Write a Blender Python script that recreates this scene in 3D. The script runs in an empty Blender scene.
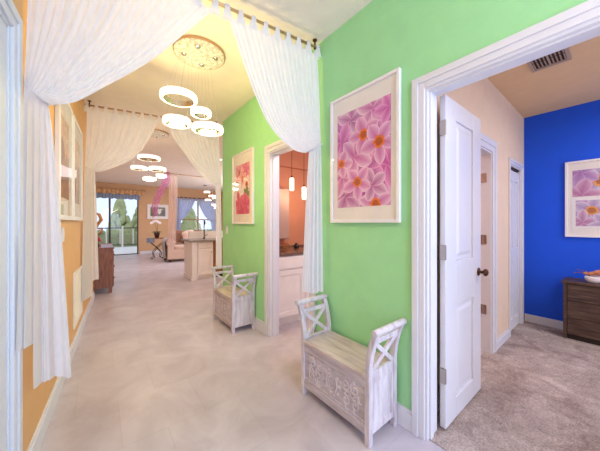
import bpy, bmesh, math, random
from mathutils import Vector, Matrix
random.seed(7)
SC = bpy.context.scene
COL = SC.collection
PI = math.pi

# ---------------------------------------------------------------- camera, world, big lights, exposure
YAW = math.atan((300 - 98) / 255)
cam = bpy.data.objects.new('camera', bpy.data.cameras.new('camera'))
COL.objects.link(cam)
cam.location = (0, 0, 1.26)
cam.rotation_euler = (PI / 2, 0, -YAW)
cam.data.sensor_fit = 'HORIZONTAL'
cam.data.sensor_width = 36
cam.data.lens = 36 * 255 / 600
cam.data.shift_y = -2.5 / 600
cam.data.clip_start = 0.02
SC.camera = cam

SC.view_settings.view_transform = 'Standard'
SC.view_settings.look = 'None'
SC.view_settings.gamma = 1
SC.view_settings.use_curve_mapping = False
SC.view_settings.exposure = -0.05

W = bpy.data.worlds.new('daylight')
SC.world = W
W.use_nodes = True
wb = W.node_tree.nodes['Background']
wb.inputs['Color'].default_value = (0.68, 0.79, 1.0, 1)
wb.inputs['Strength'].default_value = 1.35


def area(name, loc, rot, sx, sy, power, color):
    l = bpy.data.lights.new(name, 'AREA')
    l.shape = 'RECTANGLE'
    l.size = sx
    l.size_y = sy
    l.energy = power
    l.color = color
    o = bpy.data.objects.new(name, l)
    COL.objects.link(o)
    o.location = loc
    o.rotation_euler = rot
    return o


# daylight from the entry behind the camera and the bedroom window; added fills
area('entry_daylight', (0.75, -1.7, 1.7), (PI / 2, 0, 0), 1.6, 2.0, 68, (0.55, 0.68, 1.0))
area('near_ceiling_fill', (0.45, -0.9, 1.3), (PI + 0.25, 0, 0), 1.2, 1.0, 18, (0.95, 0.90, 1.0))  # added uplight behind the camera, brightens the near ceiling
area('bedroom_daylight', (2.8, -2.7, 1.5), (PI / 2, 0, 0), 1.6, 1.3, 22, (0.84, 0.88, 1.0))
area('bedroom_fill', (3.1, -1.0, 2.5), (0, 0, 0), 1.4, 1.4, 36, (0.98, 0.95, 1.0))  # added unseen light over the bedroom, lifts the carpet
area('living_side_fill', (4.9, 8.6, 1.6), (PI / 2, 0, PI / 2), 2.2, 1.6, 90, (0.86, 0.9, 1.0))  # added light beside the blank side wall, no window there
area('living_top_fill', (2.0, 9.2, 2.7), (0, 0, 0), 3.0, 3.0, 40, (0.96, 0.94, 1.0))  # added light from above for the living room, no fitting there
area('kitchen_fill', (3.8, 5.0, 2.6), (0, 0, 0), 1.6, 1.2, 48, (1.0, 0.94, 0.93))  # added overhead light for the kitchen, belongs to no window
area('bathroom_fill', (2.2, 1.5, 2.35), (0.5, 0, 0), 0.8, 0.6, 24, (1.0, 0.93, 0.92))  # added unseen light that brightens the vanity front


# ---------------------------------------------------------------- materials
def lin(h):
    h = h.lstrip('#')
    v = [int(h[i:i + 2], 16) / 255 for i in (0, 2, 4)]
    return tuple((c / 12.92 if c <= 0.04045 else ((c + 0.055) / 1.055) ** 2.4) for c in v) + (1,)


def new_mat(name):
    m = bpy.data.materials.new(name)
    m.use_nodes = True
    nt = m.node_tree
    return m, nt, nt.nodes['Principled BSDF']


def noise_mix(nt, c1, c2, scale, detail=4, stretch=(1, 1, 1), lo=0.35, hi=0.65, rough=0.6):
    tc = nt.nodes.new('ShaderNodeTexCoord')
    mp = nt.nodes.new('ShaderNodeMapping')
    mp.inputs['Scale'].default_value = stretch
    n = nt.nodes.new('ShaderNodeTexNoise')
    n.inputs['Scale'].default_value = scale
    n.inputs['Detail'].default_value = detail
    n.inputs['Roughness'].default_value = rough
    r = nt.nodes.new('ShaderNodeValToRGB')
    r.color_ramp.elements[0].position = lo
    r.color_ramp.elements[0].color = c1
    r.color_ramp.elements[1].position = hi
    r.color_ramp.elements[1].color = c2
    nt.links.new(tc.outputs['Object'], mp.inputs[0])
    nt.links.new(mp.outputs[0], n.inputs['Vector'])
    nt.links.new(n.outputs['Fac'], r.inputs[0])
    return r, n, mp


def bump(nt, b, src, strength, dist=0.01):
    bp = nt.nodes.new('ShaderNodeBump')
    bp.inputs['Strength'].default_value = strength
    bp.inputs['Distance'].default_value = dist
    nt.links.new(src, bp.inputs['Height'])
    nt.links.new(bp.outputs[0], b.inputs['Normal'])


def flat(name, c, rough=0.5, metal=0.0, c2=None, scale=6, bmp=0.0, spec=0.5, stretch=(1, 1, 1), bscale=None):
    m, nt, b = new_mat(name)
    c = lin(c)
    c2 = lin(c2) if c2 else tuple(x * 0.95 for x in c[:3]) + (1,)
    r, n, mp = noise_mix(nt, c2, c, scale, stretch=stretch)
    nt.links.new(r.outputs[0], b.inputs['Base Color'])
    b.inputs['Roughness'].default_value = rough
    b.inputs['Metallic'].default_value = metal
    b.inputs['Specular IOR Level'].default_value = spec
    if bmp:
        n2 = nt.nodes.new('ShaderNodeTexNoise')
        n2.inputs['Scale'].default_value = bscale or 60
        n2.inputs['Detail'].default_value = 3
        nt.links.new(mp.outputs[0], n2.inputs['Vector'])
        bump(nt, b, n2.outputs['Fac'], bmp)
    return m


def wood(name, c1, c2, c3, stretch=(2, 14, 14), rough=0.5, scale=3.0):
    m, nt, b = new_mat(name)
    r, n, mp = noise_mix(nt, lin(c1), lin(c3), scale, 8, stretch, 0.3, 0.72, 0.65)
    e = r.color_ramp.elements.new(0.5)
    e.color = lin(c2)
    nt.links.new(r.outputs[0], b.inputs['Base Color'])
    b.inputs['Roughness'].default_value = rough
    bump(nt, b, n.outputs['Fac'], 0.15, 0.004)
    return m


def glow(name, c, s, facets=0):
    m, nt, b = new_mat(name)
    b.inputs['Base Color'].default_value = c
    b.inputs['Emission Color'].default_value = c
    b.inputs['Emission Strength'].default_value = s
    n = nt.nodes.new('ShaderNodeTexVoronoi')
    n.inputs['Scale'].default_value = facets or 30
    mr = nt.nodes.new('ShaderNodeMapRange')
    mr.inputs['From Max'].default_value = 0.75
    mr.inputs['To Min'].default_value = s * 1.15
    mr.inputs['To Max'].default_value = s * (0.55 if facets else 0.95)
    nt.links.new(n.outputs['Distance'], mr.inputs['Value'])
    nt.links.new(mr.outputs[0], b.inputs['Emission Strength'])
    return m


def sheer(name, c, see=0.12, trans=0.5):
    m = bpy.data.materials.new(name)
    m.use_nodes = True
    nt = m.node_tree
    for n in list(nt.nodes):
        nt.nodes.remove(n)
    out = nt.nodes.new('ShaderNodeOutputMaterial')
    d = nt.nodes.new('ShaderNodeBsdfDiffuse')
    t = nt.nodes.new('ShaderNodeBsdfTranslucent')
    tr = nt.nodes.new('ShaderNodeBsdfTransparent')
    r, n, mp = noise_mix(nt, tuple(x * .96 for x in lin(c)[:3]) + (1,), lin(c), 40, 3, (1, 1, .3))
    nt.links.new(r.outputs[0], d.inputs[0])
    nt.links.new(r.outputs[0], t.inputs[0])
    m1 = nt.nodes.new('ShaderNodeMixShader')
    m1.inputs[0].default_value = trans
    nt.links.new(d.outputs[0], m1.inputs[1])
    nt.links.new(t.outputs[0], m1.inputs[2])
    m2 = nt.nodes.new('ShaderNodeMixShader')
    m2.inputs[0].default_value = see
    nt.links.new(m1.outputs[0], m2.inputs[1])
    nt.links.new(tr.outputs[0], m2.inputs[2])
    nt.links.new(m2.outputs[0], out.inputs[0])
    return m


def glass_mat(name, refl=0.08, tint=(1, 1, 1, 1), rough=0.02):
    m = bpy.data.materials.new(name)
    m.use_nodes = True
    nt = m.node_tree
    for n in list(nt.nodes):
        nt.nodes.remove(n)
    out = nt.nodes.new('ShaderNodeOutputMaterial')
    tr = nt.nodes.new('ShaderNodeBsdfTransparent')
    tr.inputs[0].default_value = tint
    g = nt.nodes.new('ShaderNodeBsdfGlossy')
    g.inputs['Roughness'].default_value = rough
    fr = nt.nodes.new('ShaderNodeFresnel')
    fr.inputs['IOR'].default_value = 1.45
    mx = nt.nodes.new('ShaderNodeMixShader')
    ge = nt.nodes.new('ShaderNodeNewGeometry')
    inv = nt.nodes.new('ShaderNodeMath')
    inv.operation = 'SUBTRACT'
    inv.inputs[0].default_value = 1
    nt.links.new(ge.outputs['Backfacing'], inv.inputs[1])
    mu = nt.nodes.new('ShaderNodeMath')
    mu.operation = 'MULTIPLY'
    nt.links.new(fr.outputs[0], mu.inputs[0])
    nt.links.new(inv.outputs[0], mu.inputs[1])
    nt.links.new(mu.outputs[0], mx.inputs[0])
    nt.links.new(tr.outputs[0], mx.inputs[1])
    nt.links.new(g.outputs[0], mx.inputs[2])
    nt.links.new(mx.outputs[0], out.inputs[0])
    return m


def tile_mat():
    m, nt, b = new_mat('marble_tile')
    tc = nt.nodes.new('ShaderNodeTexCoord')
    mp = nt.nodes.new('ShaderNodeMapping')
    mp.inputs['Location'].default_value = (0.12, 0.1, 0)
    br = nt.nodes.new('ShaderNodeTexBrick')
    br.offset = 0.5
    br.inputs['Scale'].default_value = 1
    br.inputs['Mortar Size'].default_value = 0.0028
    br.inputs['Mortar Smooth'].default_value = 0.5
    br.inputs['Brick Width'].default_value = 0.46
    br.inputs['Row Height'].default_value = 0.46
    br.inputs['Color1'].default_value = (1, 1, 1, 1)
    br.inputs['Color2'].default_value = (0.93, 0.93, 0.94, 1)
    br.inputs['Mortar'].default_value = (0.87, 0.86, 0.86, 1)
    nt.links.new(tc.outputs['Object'], mp.inputs[0])
    nt.links.new(mp.outputs[0], br.inputs['Vector'])
    r, n, _ = noise_mix(nt, lin('#b8aeb6'), lin('#d2cad2'), 2.6, 10, (1, 1, 1), 0.32, 0.66, 0.62)
    n.inputs['Distortion'].default_value = 0.7
    mx = nt.nodes.new('ShaderNodeMix')
    mx.data_type = 'RGBA'
    mx.blend_type = 'MULTIPLY'
    mx.inputs['Factor'].default_value = 1
    nt.links.new(r.outputs[0], mx.inputs['A'])
    nt.links.new(br.outputs['Color'], mx.inputs['B'])
    nt.links.new(mx.outputs['Result'], b.inputs['Base Color'])
    b.inputs['Roughness'].default_value = 0.36
    return m


def carpet_mat():
    m, nt, b = new_mat('carpet_pile')
    r, n, mp = noise_mix(nt, lin('#a48f88'), lin('#e0d0c8'), 4.5, 12, (1, 1, 1), 0.36, 0.64, 0.78)
    n.inputs['Distortion'].default_value = 0.6
    n2 = nt.nodes.new('ShaderNodeTexNoise')
    n2.inputs['Scale'].default_value = 110
    n2.inputs['Detail'].default_value = 3
    nt.links.new(mp.outputs[0], n2.inputs['Vector'])
    r2 = nt.nodes.new('ShaderNodeValToRGB')
    r2.color_ramp.elements[0].position = .3
    r2.color_ramp.elements[0].color = (.72, .70, .69, 1)
    r2.color_ramp.elements[1].position = .62
    r2.color_ramp.elements[1].color = (1.1, 1.1, 1.1, 1)
    nt.links.new(n2.outputs['Fac'], r2.inputs[0])
    mx = nt.nodes.new('ShaderNodeMix')
    mx.data_type = 'RGBA'
    mx.blend_type = 'MULTIPLY'
    mx.inputs['Factor'].default_value = 1
    nt.links.new(r.outputs[0], mx.inputs['A'])
    nt.links.new(r2.outputs[0], mx.inputs['B'])
    nt.links.new(mx.outputs['Result'], b.inputs['Base Color'])
    bump(nt, b, n2.outputs['Fac'], 1.0, 0.02)
    b.inputs['Roughness'].default_value = 1
    b.inputs['Specular IOR Level'].default_value = 0.1
    return m


def print_mat():
    m, nt, b = new_mat('floral_print')
    a = nt.nodes.new('ShaderNodeAttribute')
    a.attribute_name = 'Col'
    n = nt.nodes.new('ShaderNodeTexNoise')
    n.inputs['Scale'].default_value = 30
    mx = nt.nodes.new('ShaderNodeMix')
    mx.data_type = 'RGBA'
    mx.blend_type = 'SOFT_LIGHT'
    mx.inputs['Factor'].default_value = 0.35
    nt.links.new(a.outputs['Color'], mx.inputs['A'])
    nt.links.new(n.outputs['Color'], mx.inputs['B'])
    nt.links.new(mx.outputs['Result'], b.inputs['Base Color'])
    b.inputs['Roughness'].default_value = 0.6
    return m


M = dict(
    green=flat('green_paint', '#a4e4a6', 0.75, bmp=0.08, bscale=90),
    yellow=flat('apricot_paint', '#e6b47c', 0.75, bmp=0.08, bscale=90),
    tan=flat('tan_paint', '#d6ae86', 0.8, bmp=0.06),
    beige=flat('beige_paint', '#ecd2b8', 0.8, bmp=0.08, bscale=90),
    blue=flat('blue_paint', '#0a58ec', 0.7, bmp=0.06, bscale=90),
    orange=flat('terracotta_paint', '#c98668', 0.8, bmp=0.06),
    ceil=flat('ceiling_paint', '#f4e8d8', 0.9, bmp=0.35, bscale=120),
    ceil2=flat('bedroom_ceiling_paint', '#f0cc9c', 0.9, bmp=0.35, bscale=120),
    trim=flat('white_gloss_paint', '#e2e2ea', 0.35, c2='#e0e0e8'),
    tile=tile_mat(), carpet=carpet_mat(), print=print_mat(),
    wash=wood('whitewashed_wood', '#b0a4ac', '#d6ccd4', '#eae4ea', (9, 9, 1.5), 0.65),
    washy=wood('whitewashed_wood_lengthwise', '#a89aa2', '#c8bcc4', '#ddd3db', (10, 1.4, 10), 0.65),
    seat=wood('worn_limed_wood', '#b4a0a0', '#d2c0be', '#e2d4d2', (10, 1.2, 10), 0.6),
    brown=wood('rustic_brown_wood', '#2e211c', '#523c34', '#78604f', (1.4, 12, 12), 0.55),
    redwood=wood('reddish_brown_wood', '#6d4338', '#8f5f50', '#aa7866', (12, 12, 1.6), 0.5),
    whiteframe=flat('white_frame_lacquer', '#f4f0f2', 0.4),
    mat=flat('mat_board', '#f2ece8', 0.8),
    cream=flat('cream_mat', '#f3e6d2', 0.8),
    steel=flat('brushed_nickel', '#b8aea4', 0.3, 0.9),
    bronze=flat('dark_bronze', '#5a3c2c', 0.4, 0.8),
    brass=flat('brass_wire', '#c08848', 0.3, 0.9),
    chrome=flat('polished_chrome', '#d8d4d0', 0.12, 1.0),
    black=flat('black_plastic', '#1c1a1a', 0.4),
    mirror=flat('mirror_silver', '#e8e4e2', 0.02, 1.0, c2='#e8e4e2'),
    counter=flat('brown_granite', '#8a6a58', 0.25, c2='#5a4238', scale=60),
    greytop=flat('grey_stone_top', '#9a918e', 0.25, c2='#807876', scale=50),
    cabinet=flat('pale_cabinet_paint', '#f6f0f0', 0.45),
    sheer=sheer('white_voile', '#f4f4fc', 0.04, 0.32),
    sheer2=sheer('cream_voile', '#f8f6f4', 0.03, 0.42),
    bluesheer=sheer('lilac_blue_voile', '#d0d6f2', 0.05, 0.5),
    pinksheer=sheer('pale_pink_voile', '#f0d2c6', 0.5, 0.4),
    magenta=sheer('magenta_organza', '#d878b8', 0.45, 0.4),
    ring=glow('led_crystal', (1.0, 0.93, 0.78, 1), 1.75, 55),
    ring2=glow('led_crystal_far', (1.0, 0.92, 0.8, 1), 1.9, 40),
    pend=glow('opal_glass_lit', (1.0, 0.88, 0.72, 1), 2.2),
    spot=glow('downlight_lens', (1.0, 0.88, 0.7, 1), 8.0),
    plate=flat('crystal_canopy_plate', '#f4f0e6', 0.4, 0.0, c2='#b4ac98', scale=45),
    glass=glass_mat('picture_glass'),
    window=glass_mat('window_glass'),
    fabric=flat('cream_upholstery', '#dcc0b0', 0.9, bmp=0.2),
    cushion=flat('brown_cushion_fabric', '#8a6250', 0.9, bmp=0.2),
    throw=flat('grey_throw_fabric', '#b8b2b4', 0.95, bmp=0.3),
    cloth=flat('grey_blue_cloth', '#8c96a8', 0.9),
    iron=flat('wrought_iron', '#4a3c36', 0.5, 0.6),
    terrac=flat('dark_clay', '#4a2018', 0.5),
    leaf=flat('leaf_green', '#4f6a2e', 0.6, c2='#34491e', scale=20),
    cypress=flat('cypress_green', '#c0c492', 0.9, c2='#98a06c', scale=14, bmp=0.6, bscale=20),
    petalw=flat('white_petal', '#f2e8ea', 0.6),
    petalp=flat('pink_petal', '#e06878', 0.6, c2='#b83850'),
    petalo=flat('peach_petal', '#e8a070', 0.6, c2='#c87848'),
    gold=flat('ochre_damask', '#dcb488', 0.7, c2='#b8864e', scale=18),
    wframe=flat('tan_window_frame', '#a07a40', 0.5),
    dframe=flat('bronze_slider_frame', '#4a4640', 0.4, 0.3),
    bluevoil=flat('blue_grey_valance_fabric', '#8a9ab4', 0.9),
    paving=flat('pale_paving', '#e8e2da', 0.8),
    lawn=flat('lawn_grass', '#9aa860', 0.95, c2='#7a8a48'),
    rail=flat('white_railing_paint', '#e8e0d4', 0.5),
    hedge=flat('hedge_leaves', '#a8ac84', 0.95, c2='#888e68', scale=10, bmp=0.8, bscale=18),
    oak=wood('golden_brown_wood', '#6a4420', '#8a5c2c', '#a07038', (12, 12, 1.6), 0.5),
    bathcab=flat('dusty_pink_cabinet_paint', '#b4948a', 0.5),
    runner=flat('pale_blue_runner_cloth', '#b4c0e8', 0.8),
    dark=flat('dark_toe_kick', '#2a1e18', 0.7),
    grille=flat('grille_white', '#f0e8de', 0.5),
    ventdark=flat('vent_shadow_metal', '#3a2c22', 0.6),
    ventblade=flat('vent_blade_metal', '#c0aa90', 0.5, 0.2),
)


# ---------------------------------------------------------------- mesh helpers
class MB:
    def __init__(s):
        s.bm = bmesh.new()

    def box(s, x0, x1, y0, y1, z0, z1, mat4=None, mi=0):
        vs = [s.bm.verts.new((x, y, z)) for x in (x0, x1) for y in (y0, y1) for z in (z0, z1)]
        if mat4 is not None:
            for v in vs:
                v.co = mat4 @ v.co
        for f in ((0, 1, 3, 2), (4, 6, 7, 5), (0, 4, 5, 1), (2, 3, 7, 6), (0, 2, 6, 4), (1, 5, 7, 3)):
            s.bm.faces.new([vs[i] for i in f]).material_index = mi
        return s

    def bar(s, p0, p1, w, d, up=(0, 0, 1)):
        p0, p1 = Vector(p0), Vector(p1)
        ax = (p1 - p0)
        L = ax.length
        ax.normalize()
        u = Vector(up)
        sd = ax.cross(u)
        if sd.length < 1e-4:
            sd = ax.cross(Vector((1, 0, 0)))
        sd.normalize()
        u = sd.cross(ax)
        m = Matrix((sd, ax, u)).transposed().to_4x4()
        m.translation = p0
        return s.box(-w / 2, w / 2, 0, L, -d / 2, d / 2, m)

    def tube(s, pts, r, n=10, closed=False, cap=True):
        pts = [Vector(p) for p in pts]
        rs = r if isinstance(r, (list, tuple)) else [r] * len(pts)
        rings = []
        N = len(pts)
        ref = None
        for i, p in enumerate(pts):
            if closed:
                t = pts[(i + 1) % N] - pts[i - 1]
            else:
                t = pts[min(i + 1, N - 1)] - pts[max(i - 1, 0)]
            t.normalize()
            if ref is None:
                ref = Vector((0, 0, 1)) if abs(t.z) < 0.9 else Vector((1, 0, 0))
            a = t.cross(ref)
            if a.length < 1e-4:
                a = t.cross(Vector((0.3, 1, 0.2)))
            a.normalize()
            b = a.cross(t)
            ref = b
            rings.append([s.bm.verts.new(p + (a * math.cos(2 * PI * k / n) + b * math.sin(2 * PI * k / n)) * rs[i]) for k in range(n)])
        for i in range(N if closed else N - 1):
            A, B = rings[i], rings[(i + 1) % N]
            for k in range(n):
                s.bm.faces.new((A[k], A[(k + 1) % n], B[(k + 1) % n], B[k]))
        if cap and not closed:
            s.bm.faces.new(rings[0][::-1])
            s.bm.faces.new(rings[-1])
        return s

    def lathe(s, prof, c=(0, 0, 0), n=24, axis='z', closed=False):
        rings = []
        for r, z in prof:
            ring = []
            for k in range(n):
                a = 2 * PI * k / n
                p = {'z': (r * math.cos(a), r * math.sin(a), z), 'x': (z, r * math.cos(a), r * math.sin(a)),
                     'y': (r * math.sin(a), z, r * math.cos(a))}[axis]
                ring.append(s.bm.verts.new(Vector(p) + Vector(c)))
            rings.append(ring)
        m = len(rings)
        for i in range(m if closed else m - 1):
            A, B = rings[i], rings[(i + 1) % m]
            for k in range(n):
                s.bm.faces.new((A[k], A[(k + 1) % n], B[(k + 1) % n], B[k]))
        if not closed:
            s.bm.faces.new(rings[0][::-1])
            s.bm.faces.new(rings[-1])
        return s

    def grid(s, fn, nu, nv):
        g = [[s.bm.verts.new(fn(i / nu, j / nv)) for j in range(nv + 1)] for i in range(nu + 1)]
        for i in range(nu):
            for j in range(nv):
                s.bm.faces.new((g[i][j], g[i + 1][j], g[i + 1][j + 1], g[i][j + 1]))
        return s

    def blob(s, c, rx, ry, rz, n=14, jitter=0.0, seed=1):
        rnd = random.Random(seed)
        vs = bmesh.ops.create_uvsphere(s.bm, u_segments=n, v_segments=max(6, n // 2 + 1), radius=1)['verts']
        for v in vs:
            k = 1 + jitter * (rnd.random() - 0.5) * 2
            v.co = Vector((v.co.x * rx * k + c[0], v.co.y * ry * k + c[1], v.co.z * rz * k + c[2]))
        return s

    def build(s, name, mat, parent=None, bevel=0.0, smooth=False, mats=None, recalc=True):
        if recalc:
            bmesh.ops.recalc_face_normals(s.bm, faces=s.bm.faces)
        me = bpy.data.meshes.new(name)
        s.bm.to_mesh(me)
        s.bm.free()
        for m in (mats or [mat]):
            me.materials.append(m)
        if smooth:
            for p in me.polygons:
                p.use_smooth = True
        o = bpy.data.objects.new(name, me)
        COL.objects.link(o)
        if parent:
            o.parent = parent
        if bevel:
            b = o.modifiers.new('bevel', 'BEVEL')
            b.width = bevel
            b.segments = 2
            b.limit_method = 'ANGLE'
        return o


def thing(name, label, cat, loc=(0, 0, 0), rz=0, group=None):
    o = bpy.data.objects.new(name, None)
    COL.objects.link(o)
    o.empty_display_size = 0.05
    o.location = loc
    o.rotation_euler = (0, 0, rz)
    return tag(o, label, cat, group)


def tag(o, label, cat, group=None):
    o['label'] = label
    o['category'] = cat
    if group:
        o['group'] = group
    return o


def struct(o, label=None, cat=None):
    o['kind'] = 'structure'
    if label:
        o['label'] = label
    if cat:
        o['category'] = cat
    return o


def s_empty(name, loc=(0, 0, 0), rz=0, label=None, cat=None):
    o = bpy.data.objects.new(name, None)
    COL.objects.link(o)
    o.location = loc
    o.rotation_euler = (0, 0, rz)
    return struct(o, label, cat)


def copy_tree(o, parent=None):
    c = o.copy()
    COL.objects.link(c)
    if parent:
        c.parent = parent
    for ch in list(o.children):
        copy_tree(ch, c)
    return c


def frame_of(P, D):
    """local x along the wall, local y outward (behind the wall face), z up"""
    d = Vector((D[0], D[1], 0)).normalized()
    n = Vector((-d.y, d.x, 0))
    m = Matrix((d, n, Vector((0, 0, 1)))).transposed().to_4x4()
    m.translation = Vector((P[0], P[1], 0))
    return m


def wall(name, P, D, s0, s1, z0, z1, t, mat, openings=(), label=None):
    """wall along D from P: its visible face is local y = 0, thickness runs to y = t"""
    m = frame_of(P, D)
    b = MB()
    cuts = sorted(openings)
    s = s0
    for a, c, zb, zt in cuts:
        if a > s:
            b.box(s, a, min(0, t), max(0, t), z0, z1, m)
        if zb > z0:
            b.box(a, c, min(0, t), max(0, t), z0, zb, m)
        if zt < z1:
            b.box(a, c, min(0, t), max(0, t), zt, z1, m)
        s = c
    if s < s1:
        b.box(s, s1, min(0, t), max(0, t), z0, z1, m)
    return struct(b.build(name, mat), label, 'wall')


ZC = 2.80      # hall ceiling
ZB = 2.61      # bedroom ceiling
XR = 1.49      # green wall face
XI = 1.61      # its other face
LP, LD = (-0.269, 2.011), (0.0604, 1)
YF = 12.2      # far wall


def lx(y):
    return LP[0] + LD[0] * (y - LP[1])


# ---------------------------------------------------------------- structure
struct(MB().box(-1.2, XR + 0.02, -2.0, YF + 0.1, -0.1, 0).box(XR + 0.02, 5.4, 0.83, YF + 0.1, -0.1, 0).build('floor', M['tile']), 'polished beige marble tile floor of hall', 'floor')
struct(MB().box(XR + 0.02, 4.4, -3.0, 0.83, -0.1, 0.006).build('floor_carpet', M['carpet']), 'mottled grey beige carpet of the bedroom', 'carpet')
struct(MB().box(-1.2, 5.4, -2.0, YF + 0.1, ZC, ZC + 0.1).build('ceiling', M['ceil']), 'pale textured hall ceiling', 'ceiling')
struct(MB().box(XR + 0.06, 4.4, -3.0, 0.84, ZB, ZB + 0.08).build('ceiling_bedroom', M['ceil2']), 'tan textured bedroom ceiling', 'ceiling')
struct(MB().box(XI, 3.2, 0.86, 3.2, 2.45, 2.53).build('ceiling_bathroom', M['orange']), 'terracotta bathroom ceiling', 'ceiling')

# green wall with the bedroom and bathroom openings (visible face at X = XR, body to +X)
OB = (-0.14, 0.714, 0, 2.045)   # bedroom
OT = (1.73, 2.43, 0, 2.045)     # bathroom
mr = []
b = MB()
for (a, c) in ((-2.0, OB[0]), (OB[1], OT[0]), (OT[1], 3.78)):
    b.box(XR, XR + 0.06, a, c, 0, ZC)
for o_ in (OB, OT):
    b.box(XR, XR + 0.06, o_[0], o_[1], o_[3], ZC)
struct(b.build('wall_right', M['green']), 'bright green wall along the hall', 'wall')
b = MB()
for (a, c) in ((-3.0, OB[0]), (OB[1], 0.80)):
    b.box(XR + 0.06, XI, a, c, 0, ZC)
b.box(XR + 0.06, XI, OB[0], OB[1], OB[3], ZC)
struct(b.build('wall_bedroom_inner', M['beige']), 'beige inner face of the bedroom wall', 'wall')
b = MB()
for (a, c) in ((0.80, OT[0]), (OT[1], 3.78)):
    b.box(XR + 0.06, XI, a, c, 0, ZC)
b.box(XR + 0.06, XI, OT[0], OT[1], OT[3], ZC)
struct(b.build('wall_bathroom_inner', M['orange']), 'terracotta inner face of the bathroom wall', 'wall')

# apricot wall on the other side of the hall (rotated a little)
mL = frame_of(LP, LD)
DN0, DN1 = -1.30, -0.395        # door in the wall, along its length (s = y - 2.011)
wall('wall_left', LP, LD, -4.0, 3.45, 0, ZC, 0.12, M['yellow'], [(DN0, DN1, 0, 2.10)], 'apricot orange wall along the hall')
struct(MB().box(-1.0, lx(5.45) - 0.122, 5.42, 5.54, 0, ZC).build('wall_left_return', M['yellow']), 'apricot wall return beside the dresser', 'wall')
struct(MB().box(-0.50, -0.36, 5.54, YF, 0, ZC).build('wall_left_living', M['tan']), 'tan wall of the living room', 'wall')
# living room far wall
wall('wall_far', (-0.6, YF), (1, 0), 0, 6.0, 0, ZC, 0.12, M['tan'], [(0.48, 1.89, 0, 2.30), (3.38, 5.12, 0.55, 2.34)], 'tan far wall with glazing')
struct(MB().box(5.2, 5.32, 3.9, YF, 0, ZC).build('wall_living_side', M['tan']), 'tan side wall of the living room', 'wall')
struct(MB().box(XI, 5.3, 3.66, 3.78, 0, ZC).build('wall_kitchen', M['tan']), 'tan kitchen wall', 'wall')

# bedroom: beige wall (with a door opening and a closet opening) and blue wall
BY = 0.775
wall('wall_bedroom_beige', (XI, BY), (1, 0.003), 0, 2.76, 0, ZB + 0.05, 0.085, M['beige'], [(0.72, 1.36, 0, 1.945), (1.99, 2.53, 0, 1.93)], 'beige bedroom wall with two doors')
struct(MB().box(4.30, 4.40, -3.0, 0.9, 0, ZB + 0.05).build('wall_bedroom_blue', M['blue']), 'deep royal blue bedroom wall', 'wall')
struct(MB().box(3.55, 4.30, 1.15, 1.20, 0, 2.2).build('wall_closet_back', M['beige']), 'beige wall inside the closet', 'wall')
# bathroom shell
struct(MB().box(XI, 3.2, 3.10, 3.18, 0, 2.5).build('wall_bathroom_back', M['orange']), 'terracotta wall behind the mirror', 'wall')
struct(MB().box(3.10, 3.2, 0.87, 3.10, 0, 2.5).build('wall_bathroom_side', M['orange']), 'terracotta side wall of the bathroom', 'wall')


# baseboards
def base(name, P, D, s0, s1, inward, h=0.125, t=0.016):
    m = frame_of(P, D)
    b = MB().box(s0, s1, min(0, -inward * t), max(0, -inward * t), 0, h - 0.022, m)
    b.box(s0, s1, min(0, -inward * t * .6), max(0, -inward * t * .6), h - 0.022, h, m)
    return struct(b.build(name, M['trim'], bevel=0.002), 'white baseboard', 'baseboard')


base('baseboard_left', LP, LD, DN1 + 0.081, 3.45, 1)
base('baseboard_right', (XR, 0), (0, 1), 0.778, 1.65, -1)
base('baseboard_right_far', (XR, 0), (0, 1), 2.50, 3.78, -1)
base('baseboard_far', (-0.6, YF), (1, 0), 1.93, 5.7, 1, 0.11)
base('baseboard_blue', (4.30, 0.775), (0, -1), 0, 3.4, 1, 0.1)
base('baseboard_beige', (XI, BY), (1, 0.003), 1.47, 1.935, 1, 0.1)
base('baseboard_beige_near', (XI, BY), (1, 0.003), 0.02, 0.64, 1, 0.1)
base('baseboard_living', (-0.36, 7.0), (0, 1), 0, 5.1, 1)


# casings: profile of a broad inner band and a raised back band
def casing(name, mm, a, c, zt, w=0.082, side=-1, legs=(True, True)):
    """mm: wall frame; opening a..c up to zt; side: the local y direction the trim stands out to"""
    b = MB()

    def bx(x0, x1, z0, z1, d):
        b.box(x0, x1, min(0, side * d), max(0, side * d), z0, z1, mm)
    if legs[0]:
        bx(a - w, a - w * 0.45, 0, zt + w, 0.020)
        bx(a - w * 0.45, a + 0.004, 0, zt + w * .45, 0.013)
    if legs[1]:
        bx(c + w * 0.45, c + w, 0, zt + w, 0.020)
        bx(c - 0.004, c + w * 0.45, 0, zt + w * .45, 0.013)
    bx(a - w * .45, c + w * .45, zt + w * 0.45, zt + w, 0.020)
    bx(a + .004, c - .004, zt - 0.004, zt + w * 0.45, 0.013)
    return struct(b.build(name, M['trim'], bevel=0.003), 'white door casing', 'trim')


def jamb(name, mm, a, c, zt, y0, y1, t=0.018, stop=None):
    b = MB()
    b.box(a, a + t, y0, y1, 0, zt, mm).box(c - t, c, y0, y1, 0, zt, mm).box(a + t, c - t, y0, y1, zt - t, zt, mm)
    if stop:
        b.box(a + t, a + t + .011, stop[0], stop[1], 0, zt - t, mm).box(c - t - .011, c - t, stop[0], stop[1], 0, zt - t, mm)
        b.box(a + t + .011, c - t - .011, stop[0], stop[1], zt - t - .011, zt - t, mm)
    return struct(b.build(name, M['trim'], bevel=0.0015), 'white door jamb', 'trim')


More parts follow.
